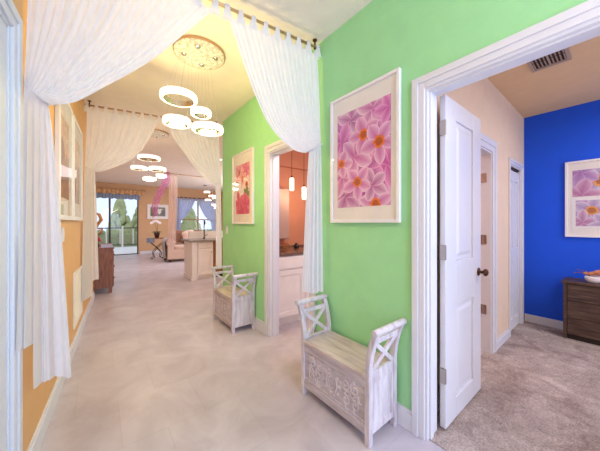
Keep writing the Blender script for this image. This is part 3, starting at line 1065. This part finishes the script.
# ---------------------------------------------------------------- carved benches
def bench(label, loc):
    """local: x = depth (0 front, .285 back at the wall), y = length 0..L (0 nearest), z up"""
    L, D, H_ = 0.61, 0.285, 0.665
    root = thing('storage_bench', label, 'bench', loc, 0)
    p = 0.034
    for (x, nm) in ((0, 'f'), (D - p, 'b')):
        for y0, sgn in ((0, -1), (L - p, 1)):
            m = MB()
            # posts curve outward at the top
            pts = [(0, .0), (.44, .0), (.52, .012), (.59, .030), (H_ - .02, .052)]
            prev = None
            for z, off in pts:
                ring = [m.bm.verts.new((x + a, y0 + b_ + sgn * off, z)) for a, b_ in ((0, 0), (p, 0), (p, p), (0, p))]
                if prev:
                    for k in range(4):
                        m.bm.faces.new((prev[k], prev[(k + 1) % 4], ring[(k + 1) % 4], ring[k]))
                else:
                    m.bm.faces.new(ring[::-1])
                prev = ring
            m.bm.faces.new(prev)
            m.build('post', M['wash'], root, bevel=0.004)
    for y0, sgn in ((0, -1), (L - p, 1)):
        yc = y0 + p / 2
        # scroll rail on top, its ends rolled
        MB().tube([(-.012, yc + sgn * .056, H_ - .008), (D + .012, yc + sgn * .056, H_ - .008)], 0.019, 14).build('top_rail', M['wash'], root, smooth=False, bevel=0.002)
        # upper slim rail under the scroll
        MB().box(p, D - p, yc - .009 + sgn * .03, yc + .009 + sgn * .03, H_ - .085, H_ - .055).build('upper_rail', M['wash'], root, bevel=0.002)
        MB().box(p, D - p, yc - .010, yc + .010, .375, .412).build('mid_rail', M['wash'], root, bevel=0.002)
        za, zb = .408, H_ - .075
        MB().bar((p - .004, yc, za), (D - p + .004, yc + sgn * .028, zb), .018, .026, up=(0, 0, 1)).build('cross_bar', M['wash'], root, bevel=0.002)
        MB().bar((D - p + .004, yc, za), (p - .004, yc + sgn * .028, zb), .0165, .026, up=(0, 0, 1)).build('cross_bar', M['wash'], root, bevel=0.002)
        ep = MB().box(p, D - p, yc - .006, yc + .006, .085, .378).build('end_panel', M['wash'], root)
        MB().box(p, D - p, yc - .012, yc + .012, .06, .10).box(p, D - p, yc - .012, yc + .012, .345, .3745).box(p, p + .022, yc - .012, yc + .012, .10, .345).box(D - p - .022, D - p, yc - .012, yc + .012, .10, .345).build('end_moulding', M['wash'], ep, bevel=0.003)
    # seat lid
    MB().box(-.004, D - .006, p + .001, L - p - .001, .383, .402).build('seat', M['seat'], root, bevel=0.004)
    # front: apron rail, carved panel, plinth rail
    MB().box(.004, .026, p, L - p, .325, .382).build('front_rail', M['washy'], root, bevel=0.002)
    MB().box(.004, .026, p, L - p, .06, .112).build('bottom_rail', M['washy'], root, bevel=0.002)
    fp = MB().box(.014, .022, p, L - p, .112, .325).build('front_panel', M['washy'], root)
    # relief: oval medallion, scrolls and leaves
    c = MB()
    yc, zc_ = L / 2, .2185
    X = .0135

    def line(pts, r):
        c.tube([(X, y, z) for y, z in pts], r, 6)
    c.tube([(X, yc + .046 * math.cos(2 * PI * k / 28), zc_ + .062 * math.sin(2 * PI * k / 28)) for k in range(28)], .0052, 6, closed=True)
    c.tube([(X, yc + .027 * math.cos(2 * PI * k / 22), zc_ + .038 * math.sin(2 * PI * k / 22)) for k in range(22)], .0046, 6, closed=True)
    c.blob((X, yc, zc_), .006, .014, .02)
    for k in range(10):
        a = 2 * PI * k / 10
        c.blob((X, yc + .066 * math.cos(a), zc_ + .082 * math.sin(a)), .006, .011, .011, 8)
    for s in (-1, 1):
        for tz in (-1, 1):
            for (oy, R0, turns, ph) in ((.118, .040, 1.4, 0), (.192, .034, 1.3, .8)):
                pts = []
                for k in range(26):
                    t = k / 25
                    a = ph + tz * s * (turns * 2 * PI) * t
                    r = R0 * (1 - .82 * t)
                    pts.append((yc + s * oy + r * math.cos(a), zc_ + tz * .047 + r * math.sin(a)))
                line(pts, .0048)
            for k in range(5):
                y_ = yc + s * (.082 + .034 * k)
                c.blob((X, y_, zc_ + tz * (.012 + .074 * (k % 2))), .0055, .009, .015, 8)
        line([(yc + s * (.055 + .19 * k / 14), zc_ + .014 * math.sin(k * 1.3)) for k in range(15)], .0042)
    line([(p + .006, .122), (L - p - .006, .122)], .004)
    line([(p + .006, .316), (L - p - .006, .316)], .004)
    c.build('carved_relief', M['wash'], fp, smooth=True)
    MB().box(D - .022, D - .012, p, L - p, .06, .382).build('back_panel', M['wash'], root)
    MB().box(.026, D - .022, p, L - p, .06, .07).build('bottom_board', M['wash'], root)
    return root


b1 = bench('whitewashed carved storage bench under the large orchid picture', (1.182, 0.872, 0))
b2 = copy_tree(b1)
b2.location = (1.19, 2.735, 0)
tag(b2, 'farther whitewashed carved storage bench beyond the bathroom doorway', 'bench', 'carved storage benches')
b1['group'] = 'carved storage benches'

# ---------------------------------------------------------------- wall fittings
sw = thing('light_switch', 'white light switch plate near the end of the green wall', 'light switch', (XR, 3.61, 1.10), 0, 'light switches')
MB().box(-.006, -.0005, -.035, .035, 0, .115).build('plate', M['trim'], sw, bevel=.002)
MB().box(-.010, -.006, -.016, .016, .028, .087).build('rocker', M['trim'], sw)
sw = thing('light_switch', 'white switch plate below the pictures on the apricot wall', 'light switch', (lx(2.78), 2.78, 1.11), aL - PI / 2, 'light switches')
MB().box(.0005, .006, -.035, .035, 0, .115).build('plate', M['trim'], sw, bevel=.002)
MB().box(.006, .010, -.016, .016, .028, .087).build('rocker', M['trim'], sw)
# return air grille low on the apricot wall
gr = thing('return_air_grille', 'tall white return air grille low on the apricot wall', 'air grille', (lx(3.31), 3.31, 0.225), aL - PI / 2)
gw, gh = 0.60, 0.545
MB().box(.0005, .014, 0, gw, 0, .03).box(.0005, .014, 0, gw, gh - .03, gh).box(.0005, .014, 0, .03, .03, gh - .03).box(.0005, .014, gw - .03, gw, .03, gh - .03).build('frame', M['grille'], gr, bevel=.002)
for k in range(30):
    z = .04 + k * (gh - .08) / 29
    m = Matrix.Translation((.007, 0, z)) @ Matrix.Rotation(math.radians(35), 4, 'Y')
    MB().box(-.008, .008, .03, gw - .03, -.0012, .0012, m).build('slat', M['grille'], gr)
# ceiling vent of the bedroom
cv = thing('ceiling_vent', 'metal air vent in the tan bedroom ceiling', 'vent', (2.88, 0.375, ZB))
vw, vd = 0.32, 0.24
MB().box(-vw / 2, vw / 2, -vd / 2, vd / 2, -.002, -.0005).build('backing', M['ventdark'], cv)
MB().box(-vw / 2, vw / 2, -vd / 2, -vd / 2 + .022, -.012, -.002).box(-vw / 2, vw / 2, vd / 2 - .022, vd / 2, -.012, -.002).box(-vw / 2, -vw / 2 + .06, -vd / 2 + .022, vd / 2 - .022, -.012, -.002).box(vw / 2 - .035, vw / 2, -vd / 2 + .022, vd / 2 - .022, -.012, -.002).box(-vw / 2 + .06, vw / 2 - .035, -.006, .006, -.012, -.002).build('frame', M['ventblade'], cv, bevel=.001)
for r_ in range(2):
    for k in range(9):
        y = -vd / 2 + .03 + k * (vd - .06) / 8
        x0 = -vw / 2 + .06 if r_ == 0 else 0.008
        x1 = -0.008 if r_ == 0 else vw / 2 - .035
        m = Matrix.Translation((0, y, -.008)) @ Matrix.Rotation(math.radians(35), 4, 'X')
        MB().box(x0, x1, -.006, .006, -.0008, .0008, m).build('blade', M['ventblade'], cv)

# ---------------------------------------------------------------- bathroom
vn = thing('vanity_cabinet', 'pale bathroom vanity with brown granite top seen through the doorway', 'vanity', (1.625, 2.53, 0))
VW = 1.40
MB().box(0, VW, .02, .565, .10, .865).build('body', M['cabinet'], vn)
MB().box(0, VW, .07, .565, 0, .10).build('toe_kick', M['cabinet'], vn)
MB().box(0, VW, -.015, .565, .8655, .90).box(0, VW, .545, .565, .90, .925).build('countertop', M['counter'], vn, bevel=.004)
for k in range(3):
    x0 = .01 + k * .463
    d = MB().box(x0, x0 + .45, 0, .0195, .70, .85).build('drawer_front', M['cabinet'], vn, bevel=.004)
    f = MB().box(x0, x0 + .06, 0, .0195, .12, .68).box(x0 + .39, x0 + .45, 0, .0195, .12, .68).box(x0 + .06, x0 + .39, 0, .0195, .12, .18).box(x0 + .06, x0 + .39, 0, .0195, .62, .68).box(x0 + .06, x0 + .39, .008, .0195, .18, .62).build('door', M['cabinet'], vn, bevel=.003)
struct(MB().box(XI + .002, 3.098, 3.06, 3.0995, 2.09, 2.449).build('trim_soffit', M['orange']), 'terracotta soffit above the vanity', 'trim')
mc = thing('wall_cabinet', 'pale wall cabinet above the bathroom counter near the door jamb', 'cabinet', (1.64, 3.10, 1.03))
MB().box(0, .52, -.12, -.001, 0, .72).build('body', M['bathcab'], mc, bevel=.003)
MB().box(.01, .51, -.136, -.1205, .01, .71).build('door', M['bathcab'], mc, bevel=.003)


def pendant(label, x, y, z):
    r = thing('pendant_lamp', label, 'lamp', (x, y, z), group='bathroom pendant lamps')
    MB().lathe([(.026, .0), (.030, .01), (.030, .16), (.022, .17), (.018, .168), (.026, .158), (.026, .01), (.022, .0)], n=20, closed=True).build('lamp_shade', M['pend'], r, smooth=True)
    MB().lathe([(.001, .165), (.014, .165), (.012, .20), (.004, .205)], n=14).build('socket', M['bronze'], r)
    MB().tube([(0, 0, .20), (0, 0, 2.45 - z - .02)], .003, 6).build('cord', M['bronze'], r)
    MB().lathe([(.001, 2.45 - z - .025), (.045, 2.45 - z - .02), (.05, 2.45 - z - .001)], n=16).build('canopy', M['bronze'], r)
    l = bpy.data.lights.new('pendant_glow', 'POINT')
    l.energy = 2
    l.color = (1, .72, .45)
    l.shadow_soft_size = .05
    o = bpy.data.objects.new('pendant_glow', l)
    COL.objects.link(o)
    o.parent = r
    o.location = (0, 0, -.05)


pendant('lit white pendant lamp hanging in the bathroom nearest the door jamb', 2.075, 2.8, 1.705)
pendant('second lit white pendant lamp partly behind the sheer curtain edge', 2.29, 2.8, 1.60)
hd = thing('wire_holder', 'brass wire tumbler holder on the bathroom counter', 'holder', (1.85, 2.62, .9005))
MB().lathe([(.001, 0), (.035, 0), (.035, .004), (.001, .004)], n=18).build('base_plate', M['brass'], hd)
wm = MB()
for k in range(10):
    a = 2 * PI * k / 10
    wm.tube([(.033 * math.cos(a), .033 * math.sin(a), .003), (.036 * math.cos(a + .3), .036 * math.sin(a + .3), .05), (.033 * math.cos(a), .033 * math.sin(a), .10)], .002, 5)
wm.build('wire_cage', M['brass'], hd)
wm = MB()
for z in (.05, .10):
    wm.tube([(.034 * math.cos(2 * PI * k / 18), .034 * math.sin(2 * PI * k / 18), z) for k in range(18)], .0026, 5, closed=True)
wm.build('rim', M['brass'], hd)
jr = thing('soap_jar', 'small black jar on the bathroom counter', 'jar', (2.20, 2.86, .9005))
MB().lathe([(.001, 0), (.032, 0), (.036, .03), (.034, .055), (.02, .062), (.001, .062)], n=18).build('body', M['black'], jr, smooth=True)
MB().lathe([(.001, .062), (.018, .062), (.018, .075), (.001, .078)], n=14).build('lid', M['black'], jr)

# ---------------------------------------------------------------- bedroom dresser and bowl
dr = thing('dresser', 'dark rustic brown wooden dresser against the blue bedroom wall', 'dresser', (3.99, 0.40, 0.006), -PI / 2)
# local: x = length (toward -Y), y = depth (toward +X), front at y = 0
DL, DD, DH = 0.95, 0.285, 0.60
MB().box(-.012, DL + .012, -.012, DD, DH, DH + .028).build('top', M['brown'], dr, bevel=.003)
MB().box(0, .028, 0, DD, 0, DH).build('side_panel', M['brown'], dr, bevel=.002)
MB().box(DL - .028, DL, 0, DD, 0, DH).build('side_panel', M['brown'], dr, bevel=.002)
MB().box(.028, DL - .028, DD - .012, DD, .03, DH).build('back_panel', M['brown'], dr)
for k in range(3):
    z0 = .055 + k * .182
    d = MB().box(.031, DL - .031, .004, .024, z0, z0 + .176).box(.045, DL - .045, .024, DD - .02, z0 + .01, z0 + .13).build('drawer', M['brown'], dr, bevel=.003)
MB().box(.028, DL - .028, .02, .035, .0, .05).build('plinth', M['dark'], dr)
bw = thing('flower_bowl', 'white bowl of peach flowers on the bedroom dresser', 'flowers', (4.06, 0.185, .635))
MB().lathe([(.001, 0), (.035, 0), (.055, .02), (.065, .05), (.058, .07), (.05, .065), (.055, .045), (.001, .02)], n=22).build('bowl', M['petalw'], bw, smooth=True)
rn = random.Random(4)
for k in range(9):
    a, r_ = rn.random() * 6.28, rn.uniform(.01, .085)
    z = .075 + rn.uniform(0, .05)
    fm = MB()
    for q in range(6):
        aa = q * PI / 3
        fm.blob((r_ * math.cos(a) + .014 * math.cos(aa), r_ * math.sin(a) + .014 * math.sin(aa), z), .015, .015, .011, 8)
    fm.blob((r_ * math.cos(a), r_ * math.sin(a), z + .006), .012, .012, .012, 8)
    fm.build('blossom', M['petalo'], bw, smooth=True)
tw = MB()
tw.tube([(0, .02, .06), (0, .07, .10), (0, .14, .085)], .004, 6).tube([(0, .02, .06), (.01, .06, .115), (.02, .12, .12)], .003, 6)
tw.build('twig', M['redwood'], bw)

# ---------------------------------------------------------------- living room: dresser with ornaments
ds = thing('dresser', 'reddish brown wooden dresser beyond the farther cream curtain', 'dresser', (-0.33, 5.70, 0))
MB().box(0, .54, 0, 1.2, .10, .79).build('body', M['redwood'], ds, bevel=.004)
MB().box(-.01, .56, -.015, 1.21, .79, .82).build('top', M['redwood'], ds, bevel=.004)
for x in (.03, .48):
    for y in (.02, 1.13):
        MB().box(x, x + .05, y, y + .05, 0, .10).build('foot', M['redwood'], ds)
for k in range(2):
    for j in range(3):
        d = MB().box(.54, .556, .02 + k * .585, .595 + k * .585, .12 + j * .22, .32 + j * .22).build('drawer', M['redwood'], ds, bevel=.003)
        MB().blob((.570, .31 + k * .585, .22 + j * .22), .014, .014, .014, 8).build('knob', M['bronze'], d)
rn_ = MB().box(0.04, .222, 5.692, 6.5, .8205, .826).build('table_runner', M['runner'])
tag(rn_, 'pale blue cloth runner on the reddish brown dresser', 'table runner')
sc_ = thing('scroll_sculpture', 'bronze scroll ornament standing on the reddish brown dresser', 'ornament', (0.0, 6.2, .8205))
MB().lathe([(.001, 0), (.05, 0), (.045, .02), (.012, .03), (.001, .03)], n=16).build('base', M['bronze'], sc_)
q = MB()
q.tube([(0, 0, .02), (-.02, 0, .18), (-.05, 0, .30), (0, 0, .42), (.05, 0, .50), (.02, 0, .60), (-.04, 0, .63), (-.06, 0, .57), (-.02, 0, .53)], [.012, .016, .02, .026, .03, .028, .02, .014, .01], 8)
q.tube([(0, 0, .2), (.05, 0, .26), (.06, 0, .33), (.02, 0, .34), (.02, 0, .30)], [.012, .018, .02, .014, .01], 8)
q.build('scroll', M['brass'], sc_, smooth=True)
vz = thing('flower_vase', 'small dark vase of pink flowers on the reddish brown dresser', 'flowers', (-0.01, 5.84, .8205))
MB().lathe([(.001, 0), (.022, 0), (.03, .04), (.018, .08), (.02, .09), (.001, .09)], n=16).build('vase', M['black'], vz, smooth=True)
for k in range(6):
    a = k * 1.05
    MB().blob((.035 * math.cos(a), .035 * math.sin(a), .125 + .02 * (k % 3)), .028, .028, .024, 9, .1, k).build('blossom', M['petalp'], vz, smooth=True)

# far glazing: slider
sl = s_empty('door_5', (-0.12, YF, 0), 0, 'dark framed sliding glass door to the patio', 'door')
fr = MB()
for x in (0, .44, .47, 1.37):
    fr.box(x, x + .035, .04, .09, 0, 2.30)
fr.box(0, 1.41, .04, .09, 2.26, 2.30).box(0, 1.41, .04, .09, 0, .03)
fr.build('slider_frame', M['dframe'], sl)
MB().box(.035, 1.37, .062, .068, .03, 2.26).build('glass_pane', M['window'], sl)
va = thing('window_valance', 'ochre damask valance on a rod above the sliding glass door', 'valance', (0, 0, 0))


def valf(x0, x1, y, z0, z1, amp, n, drop):
    return lambda u, v: (x0 + (x1 - x0) * u, y + amp * math.sin(2 * PI * n * u), z1 + (z0 - z1) * v - drop * v * abs(math.sin(PI * n * .5 * u)))


MB().grid(valf(-.24, 1.46, YF - .09, 2.42, 2.55, .012, 12, .05), 90, 6).build('swag', M['gold'], va, smooth=True, recalc=False)
MB().tube([(-.30, YF - .09, 2.56), (1.52, YF - .09, 2.56)], .014, 10).blob((-.32, YF - .09, 2.56), .04, .04, .04, 10).blob((1.54, YF - .09, 2.56), .04, .04, .04, 10).build('pole', M['brass_rod'], va)
MB().grid(valf(-.14, 1.34, YF - .045, 2.22, 2.40, .008, 14, .03), 90, 4).build('under_valance', M['bluevoil'], va, smooth=True, recalc=False)
# window
wn = s_empty('window_1', (2.78, YF, .55), 0, 'tan framed living room window', 'window')
fr = MB()
for x in (0, .84, 1.69):
    fr.box(x, x + .05, .02, .08, 0, 1.79)
for z in (0, .84, 1.74):
    fr.box(.05, .84, .02, .08, z, z + .05).box(.89, 1.69, .02, .08, z, z + .05)
fr.build('window_frame', M['wframe'], wn)
MB().box(.05, .84, .045, .051, .05, 1.74).box(.89, 1.69, .045, .051, .05, 1.74).build('glass_pane', M['window'], wn)
rdw = thing('curtain_rod', 'dark rod above the living room window', 'curtain rod')
MB().tube([(2.55, YF - .07, 2.395), (4.72, YF - .07, 2.395)], .014, 10).build('pole', M['bronze'], rdw)
MB().tube([(2.7, YF - .07, 2.395), (2.7, YF - .001, 2.395)], .008, 8).build('bracket', M['bronze'], rdw)
MB().tube([(4.6, YF - .07, 2.395), (4.6, YF - .001, 2.395)], .008, 8).build('bracket', M['bronze'], rdw)
yw = YF - .07
curtain('window_curtain', 'pale lilac curtain tied to the window side nearer the framed landscape', [(3.52, yw, 2.36), (3.36, yw, 2.0), (3.12, yw, 1.60), (2.88, yw, 1.36)], [(2.64, yw, 2.36), (2.66, yw, 1.9), (2.68, yw, 1.40)],
        [(2.86, yw, .62), (2.76, yw, .62), (2.64, yw, .62)], M['bluesheer'], ntab=6, zrod=2.395, rodr=.014, nfold=8, amp=.03, tie=False)
curtain('window_curtain', 'pale lilac curtain tied to the window side above the kitchen counter', [(3.56, yw, 2.36), (3.68, yw, 2.05), (3.92, yw, 1.60), (4.18, yw, 1.34)], [(4.66, yw, 2.36), (4.62, yw, 1.9), (4.55, yw, 1.36)],
        [(4.30, yw, .62), (4.42, yw, .62), (4.58, yw, .62)], M['bluesheer'], ntab=6, zrod=2.395, rodr=.014, nfold=8, amp=.03, tie=False)

# sheer pink drape and magenta scarf in the living room
hr = thing('curtain_rod', 'slim ceiling rod carrying the pink drape in the living room', 'curtain rod')
MB().tube([(1.4, 8.5, 2.76), (3.0, 8.5, 2.76)], .012, 8).build('pole', M['brass_rod'], hr)
for x in (1.5, 2.9):
    MB().tube([(x, 8.5, 2.76), (x, 8.5, ZC - .001)], .008, 8).build('bracket', M['brass_rod'], hr)
pdp = thing('drape', 'narrow sheer pink drape hanging in front of the sofa', 'drape')
MB().grid(lambda u, v: (1.66 + .24 * u + .02 * math.sin(5 * v), 8.5 + .025 * math.sin(2 * PI * 3 * u), 2.745 + (.66 - 2.745) * v), 36, 20).build('drape_fabric', M['pinksheer'], pdp, smooth=True, recalc=False)
sf = thing('scarf', 'magenta organza scarf swagged beside the pink drape', 'scarf')
sp = [(1.60, 8.5, 2.774), (1.58, 8.42, 2.60), (1.56, 8.38, 2.45), (1.44, 8.38, 2.20), (1.35, 8.38, 1.95), (1.29, 8.38, 1.75), (1.30, 8.38, 1.45)]
MB().grid(lambda u, v: Vector(spline(sp, v)) + Vector(((u - .5) * (.26 - .18 * abs(v - .35)), .03 * math.sin(2 * PI * 2.5 * u), (u - .5) * .10)), 24, 24).build('scarf_fabric', M['magenta'], sf, smooth=True, recalc=False)

# console table with orchid
tb = thing('console_table', 'scrolled wrought iron console table with brown top by the sofa', 'table', (1.33, 10.1, 0))
MB().box(0, .62, -.02, .32, .70, .73).build('tabletop', M['redwood'], tb, bevel=.004)
for y in (.02, .28):
    q = MB()
    q.tube([(.08, y, .70), (.14, y, .55), (.30, y, .40), (.44, y, .22), (.40, y, .06), (.50, y, .008)], .012, 8)
    q.build('leg', M['iron'], tb, smooth=True)
    q = MB()
    q.tube([(.54, y, .70), (.48, y, .55), (.32, y + .024, .40), (.18, y, .22), (.22, y, .06), (.12, y, .008)], .012, 8)
    q.build('leg', M['iron'], tb, smooth=True)
MB().tube([(.31, .02, .40), (.31, .28, .40)], .01, 8).build('stretcher', M['iron'], tb)
ct = MB().grid(lambda u, v: (1.30 + .25 * u, 10.09 + .28 * v, .738 + .004 * math.sin(12 * u)), 12, 6)
ct.grid(lambda u, v: (1.30 - .012 * v + .25 * u, 10.072 + .012 * math.sin(10 * u), .738 - .16 * v), 12, 6)
tag(ct.build('cloth', M['cloth'], recalc=False), 'grey blue cloth draped over the end of the iron console table', 'cloth')
op = thing('potted_orchid', 'white orchid in a dark clay pot on the console table', 'plant', (1.64, 10.26, .7305))
MB().lathe([(.001, 0), (.06, 0), (.085, .12), (.10, .15), (.10, .18), (.08, .18), (.07, .13), (.001, .12)], n=20).build('pot', M['terrac'], op, smooth=True)
for k in range(5):
    a = k * 1.25
    MB().tube([(0, 0, .13), (.08 * math.cos(a), .08 * math.sin(a), .22), (.17 * math.cos(a), .17 * math.sin(a), .20)], [.012, .022, .004], 6).build('leaf', M['leaf'], op, smooth=True)
for s in (-1, 1):
    MB().tube([(0, 0, .13), (.02 * s, 0, .35), (.05 * s - .02, 0, .58), (.14 * s - .04, 0, .62)], .006, 6).build('stem', M['leaf'], op, smooth=True)
    for k in range(4):
        x = (.03 + .035 * k) * s - .04
        fm = MB()
        for g in range(5):
            aa = g * 2 * PI / 5
            fm.blob((x + .024 * math.cos(aa), -.01, .60 - .035 * k * .7 + .024 * math.sin(aa)), .022, .008, .022, 8)
        fm.build('blossom', M['petalw'], op, smooth=True)

# sofa
so = thing('sofa', 'cream upholstered sofa with rolled arms in the living room', 'sofa', (1.72, 8.95, 0))
MB().box(.04, 1.9, .02, .86, .08, .40).build('base', M['fabric'], so, bevel=.03)
MB().box(.2, 1.74, .66, .9, .38, .95).build('backrest', M['fabric'], so, bevel=.07)
for x in (0, 1.72):
    MB().box(x + .02, x + .20, 0, .88, .10, .60).tube([(x + .11, -.01, .62), (x + .11, .88, .62)], .13, 18).build('arm', M['fabric'], so, bevel=.012)
for k in range(2):
    MB().box(.21 + k * .76, .96 + k * .76, .03, .66, .40, .53).build('seat_cushion', M['fabric'], so, bevel=.04)
for x in (.06, 1.80):
    for y in (.05, .78):
        MB().box(x, x + .07, y, y + .07, 0, .09).build('foot', M['dark'], so)


def pillow(label, x, y, z, rz, ry, mat):
    o = MB().blob((0, 0, 0), .22, .075, .22, 20)
    for v in o.bm.verts:
        # square the cushion off
        k = max(abs(v.co.x), abs(v.co.z)) / max(1e-5, math.hypot(v.co.x, v.co.z))
        f = min(1 / max(k, .01), 1.28)
        v.co.x *= f ** .8
        v.co.z *= f ** .8
    o = o.build('cushion', mat, smooth=True)
    o.location = (x, y, z)
    o.rotation_euler = (math.radians(-18), ry, rz)
    tag(o, label, 'cushion', 'sofa cushions')


pillow('brown throw cushion leaning at the sofa arm', 2.25, 9.42, .80, .3, .2, M['cushion'])
pillow('cream throw cushion in front of the brown cushion', 2.46, 9.22, .80, .1, -.25, M['fabric'])
pillow('second brown throw cushion farther along the sofa', 2.84, 9.42, .80, -.1, .15, M['cushion'])
th = MB().grid(lambda u, v: (1.683 + .008 * math.sin(9 * v) if v < .6 else 1.71 + .26 * (v - .6) / .4, 9.05 + .5 * u, (.12 + .54 * v / .6) if v < .6 else .72 + .06 * math.sin(PI * (v - .6) / .4)), 14, 24)
tag(th.build('throw_blanket', M['throw'], smooth=True, recalc=False), 'grey throw blanket draped over the near sofa arm', 'blanket')

# kitchen peninsula
pn = thing('kitchen_island', 'white kitchen island with grey stone top and brown end panel', 'kitchen island', (1.60, 5.82, 0))
MB().box(0, .105, -.02, .62, 0, .845).build('end_column', M['cabinet'], pn, bevel=.006)
MB().box(-.012, .117, -.032, .63, 0, .10).build('column_base', M['cabinet'], pn, bevel=.004)
MB().box(.106, .475, .02, .62, .08, .845).build('body', M['cabinet'], pn)
MB().box(.12, .475, .06, .60, 0, .08).build('toe_kick', M['cabinet'], pn)
MB().box(.135, .46, 0, .0195, .70, .82).build('drawer_front', M['cabinet'], pn, bevel=.004)
dd = MB().box(.135, .19, 0, .0195, .10, .68).box(.405, .46, 0, .0195, .10, .68).box(.19, .405, 0, .0195, .10, .16).box(.19, .405, 0, .0195, .62, .68).box(.19, .405, .008, .0195, .16, .62).build('door', M['cabinet'], pn, bevel=.003)
MB().blob((.43, -.012, .60), .013, .013, .013, 8).build('knob', M['steel'], dd)
MB().box(.477, 1.3, .04, .62, .06, .845).build('brown_end_panel', M['oak'], pn)
MB().box(.477, 1.3, .08, .60, 0, .06).build('dark_plinth', M['dark'], pn)
MB().box(-.06, 1.3, -.06, .66, .8455, .885).build('countertop', M['greytop'], pn, bevel=.005)
br_ = MB().box(.10, 1.3, .56, .64, .8855, 1.06).build('raised_bar', M['cabinet'], pn)
fc = thing('kitchen_faucet', 'dark arched faucet on the kitchen island counter', 'faucet', (2.02, 6.30, .8855))
MB().lathe([(.001, 0), (.03, 0), (.026, .02), (.014, .03), (.001, .03)], n=14).build('base', M['black'], fc)
MB().tube([(0, 0, .02), (0, 0, .36), (-.01, -.03, .43), (-.02, -.08, .44), (-.02, -.12, .40), (-.02, -.13, .34)], .012, 10).build('spout', M['black'], fc, smooth=True)
MB().tube([(.02, 0, .06), (.08, 0, .09)], .007, 8).build('handle', M['black'], fc)

# ---------------------------------------------------------------- outside the glazing
struct(MB().box(-6, 12, YF + .12, 16.5, -.12, -.01).build('patio_paving', M['paving']), 'pale paved patio', 'paving')
struct(MB().box(-14, 24, 16.5, 40, -.16, -.03).build('lawn', M['lawn']), 'lawn beyond the patio', 'lawn')
rl = thing('patio_railing', 'patio railing with dark rails and pale uprights outside the sliding glass door', 'railing', (-1.5, 16.2, -.01))
MB().box(0, 5, -.03, .03, .98, 1.04).box(0, 5, -.02, .02, .12, .16).build('rail', M['dframe'], rl)
for k in range(9):
    MB().box(.1 + k * .57, .14 + k * .57, -.015, .015, .16, .98).build('baluster', M['rail'], rl)
for x in (0, 2.5, 4.95):
    MB().box(x - .04, x + .04, -.04, .04, 0, 1.10).build('post', M['rail'], rl)


def cypress(label, x, y, h, r, seed, mat='cypress'):
    root = thing('cypress_tree', label, 'tree', (x, y, -.03), 0, 'trees outside')
    MB().tube([(0, 0, 0), (0, 0, h * .2)], .06, 8).build('trunk', M['cushion'], root)
    rnd = random.Random(seed)
    f = MB()
    for k in range(150):
        t = rnd.random() ** 1.1
        z = h * (.06 + .90 * t)
        rr = r * (1 - t) ** .8 * .78
        a = rnd.random() * 6.28
        s_ = r * (.26 - .16 * t)
        f.blob((rr * math.cos(a), rr * math.sin(a), z), s_, s_, s_ * 1.9, 8, .2, k + seed)
    f.build('foliage', M[mat], root)


cypress('tall conical cypress tree seen through the sliding glass door', 1.0, 18.0, 3.0, .75, 1)
cypress('second conical tree at the edge of the sliding door view', 2.05, 19.5, 2.4, .7, 2)
cypress('tree outside the living room window behind the lilac curtain', 4.7, 17.4, 2.3, .9, 3)
cypress('bushy tree outside the window nearer the kitchen', 7.2, 18.6, 2.0, .9, 4)
pw = MB().box(-1.4, 3.4, 17.0, 17.2, -.03, .62).build('garden_wall', M['hedge'])
tag(pw, 'low grey green garden wall behind the patio railing', 'wall')
hg = thing('hedge', 'low hedge beyond the patio railing', 'hedge', (-4, 21, -.03))
f = MB()
rnd = random.Random(9)
for k in range(150):
    f.blob((rnd.uniform(0, 16), rnd.uniform(-.4, .4), rnd.uniform(.1, .60)), .34, .32, .26, 7, .25, k)
f.build('foliage', M['hedge'], hg)
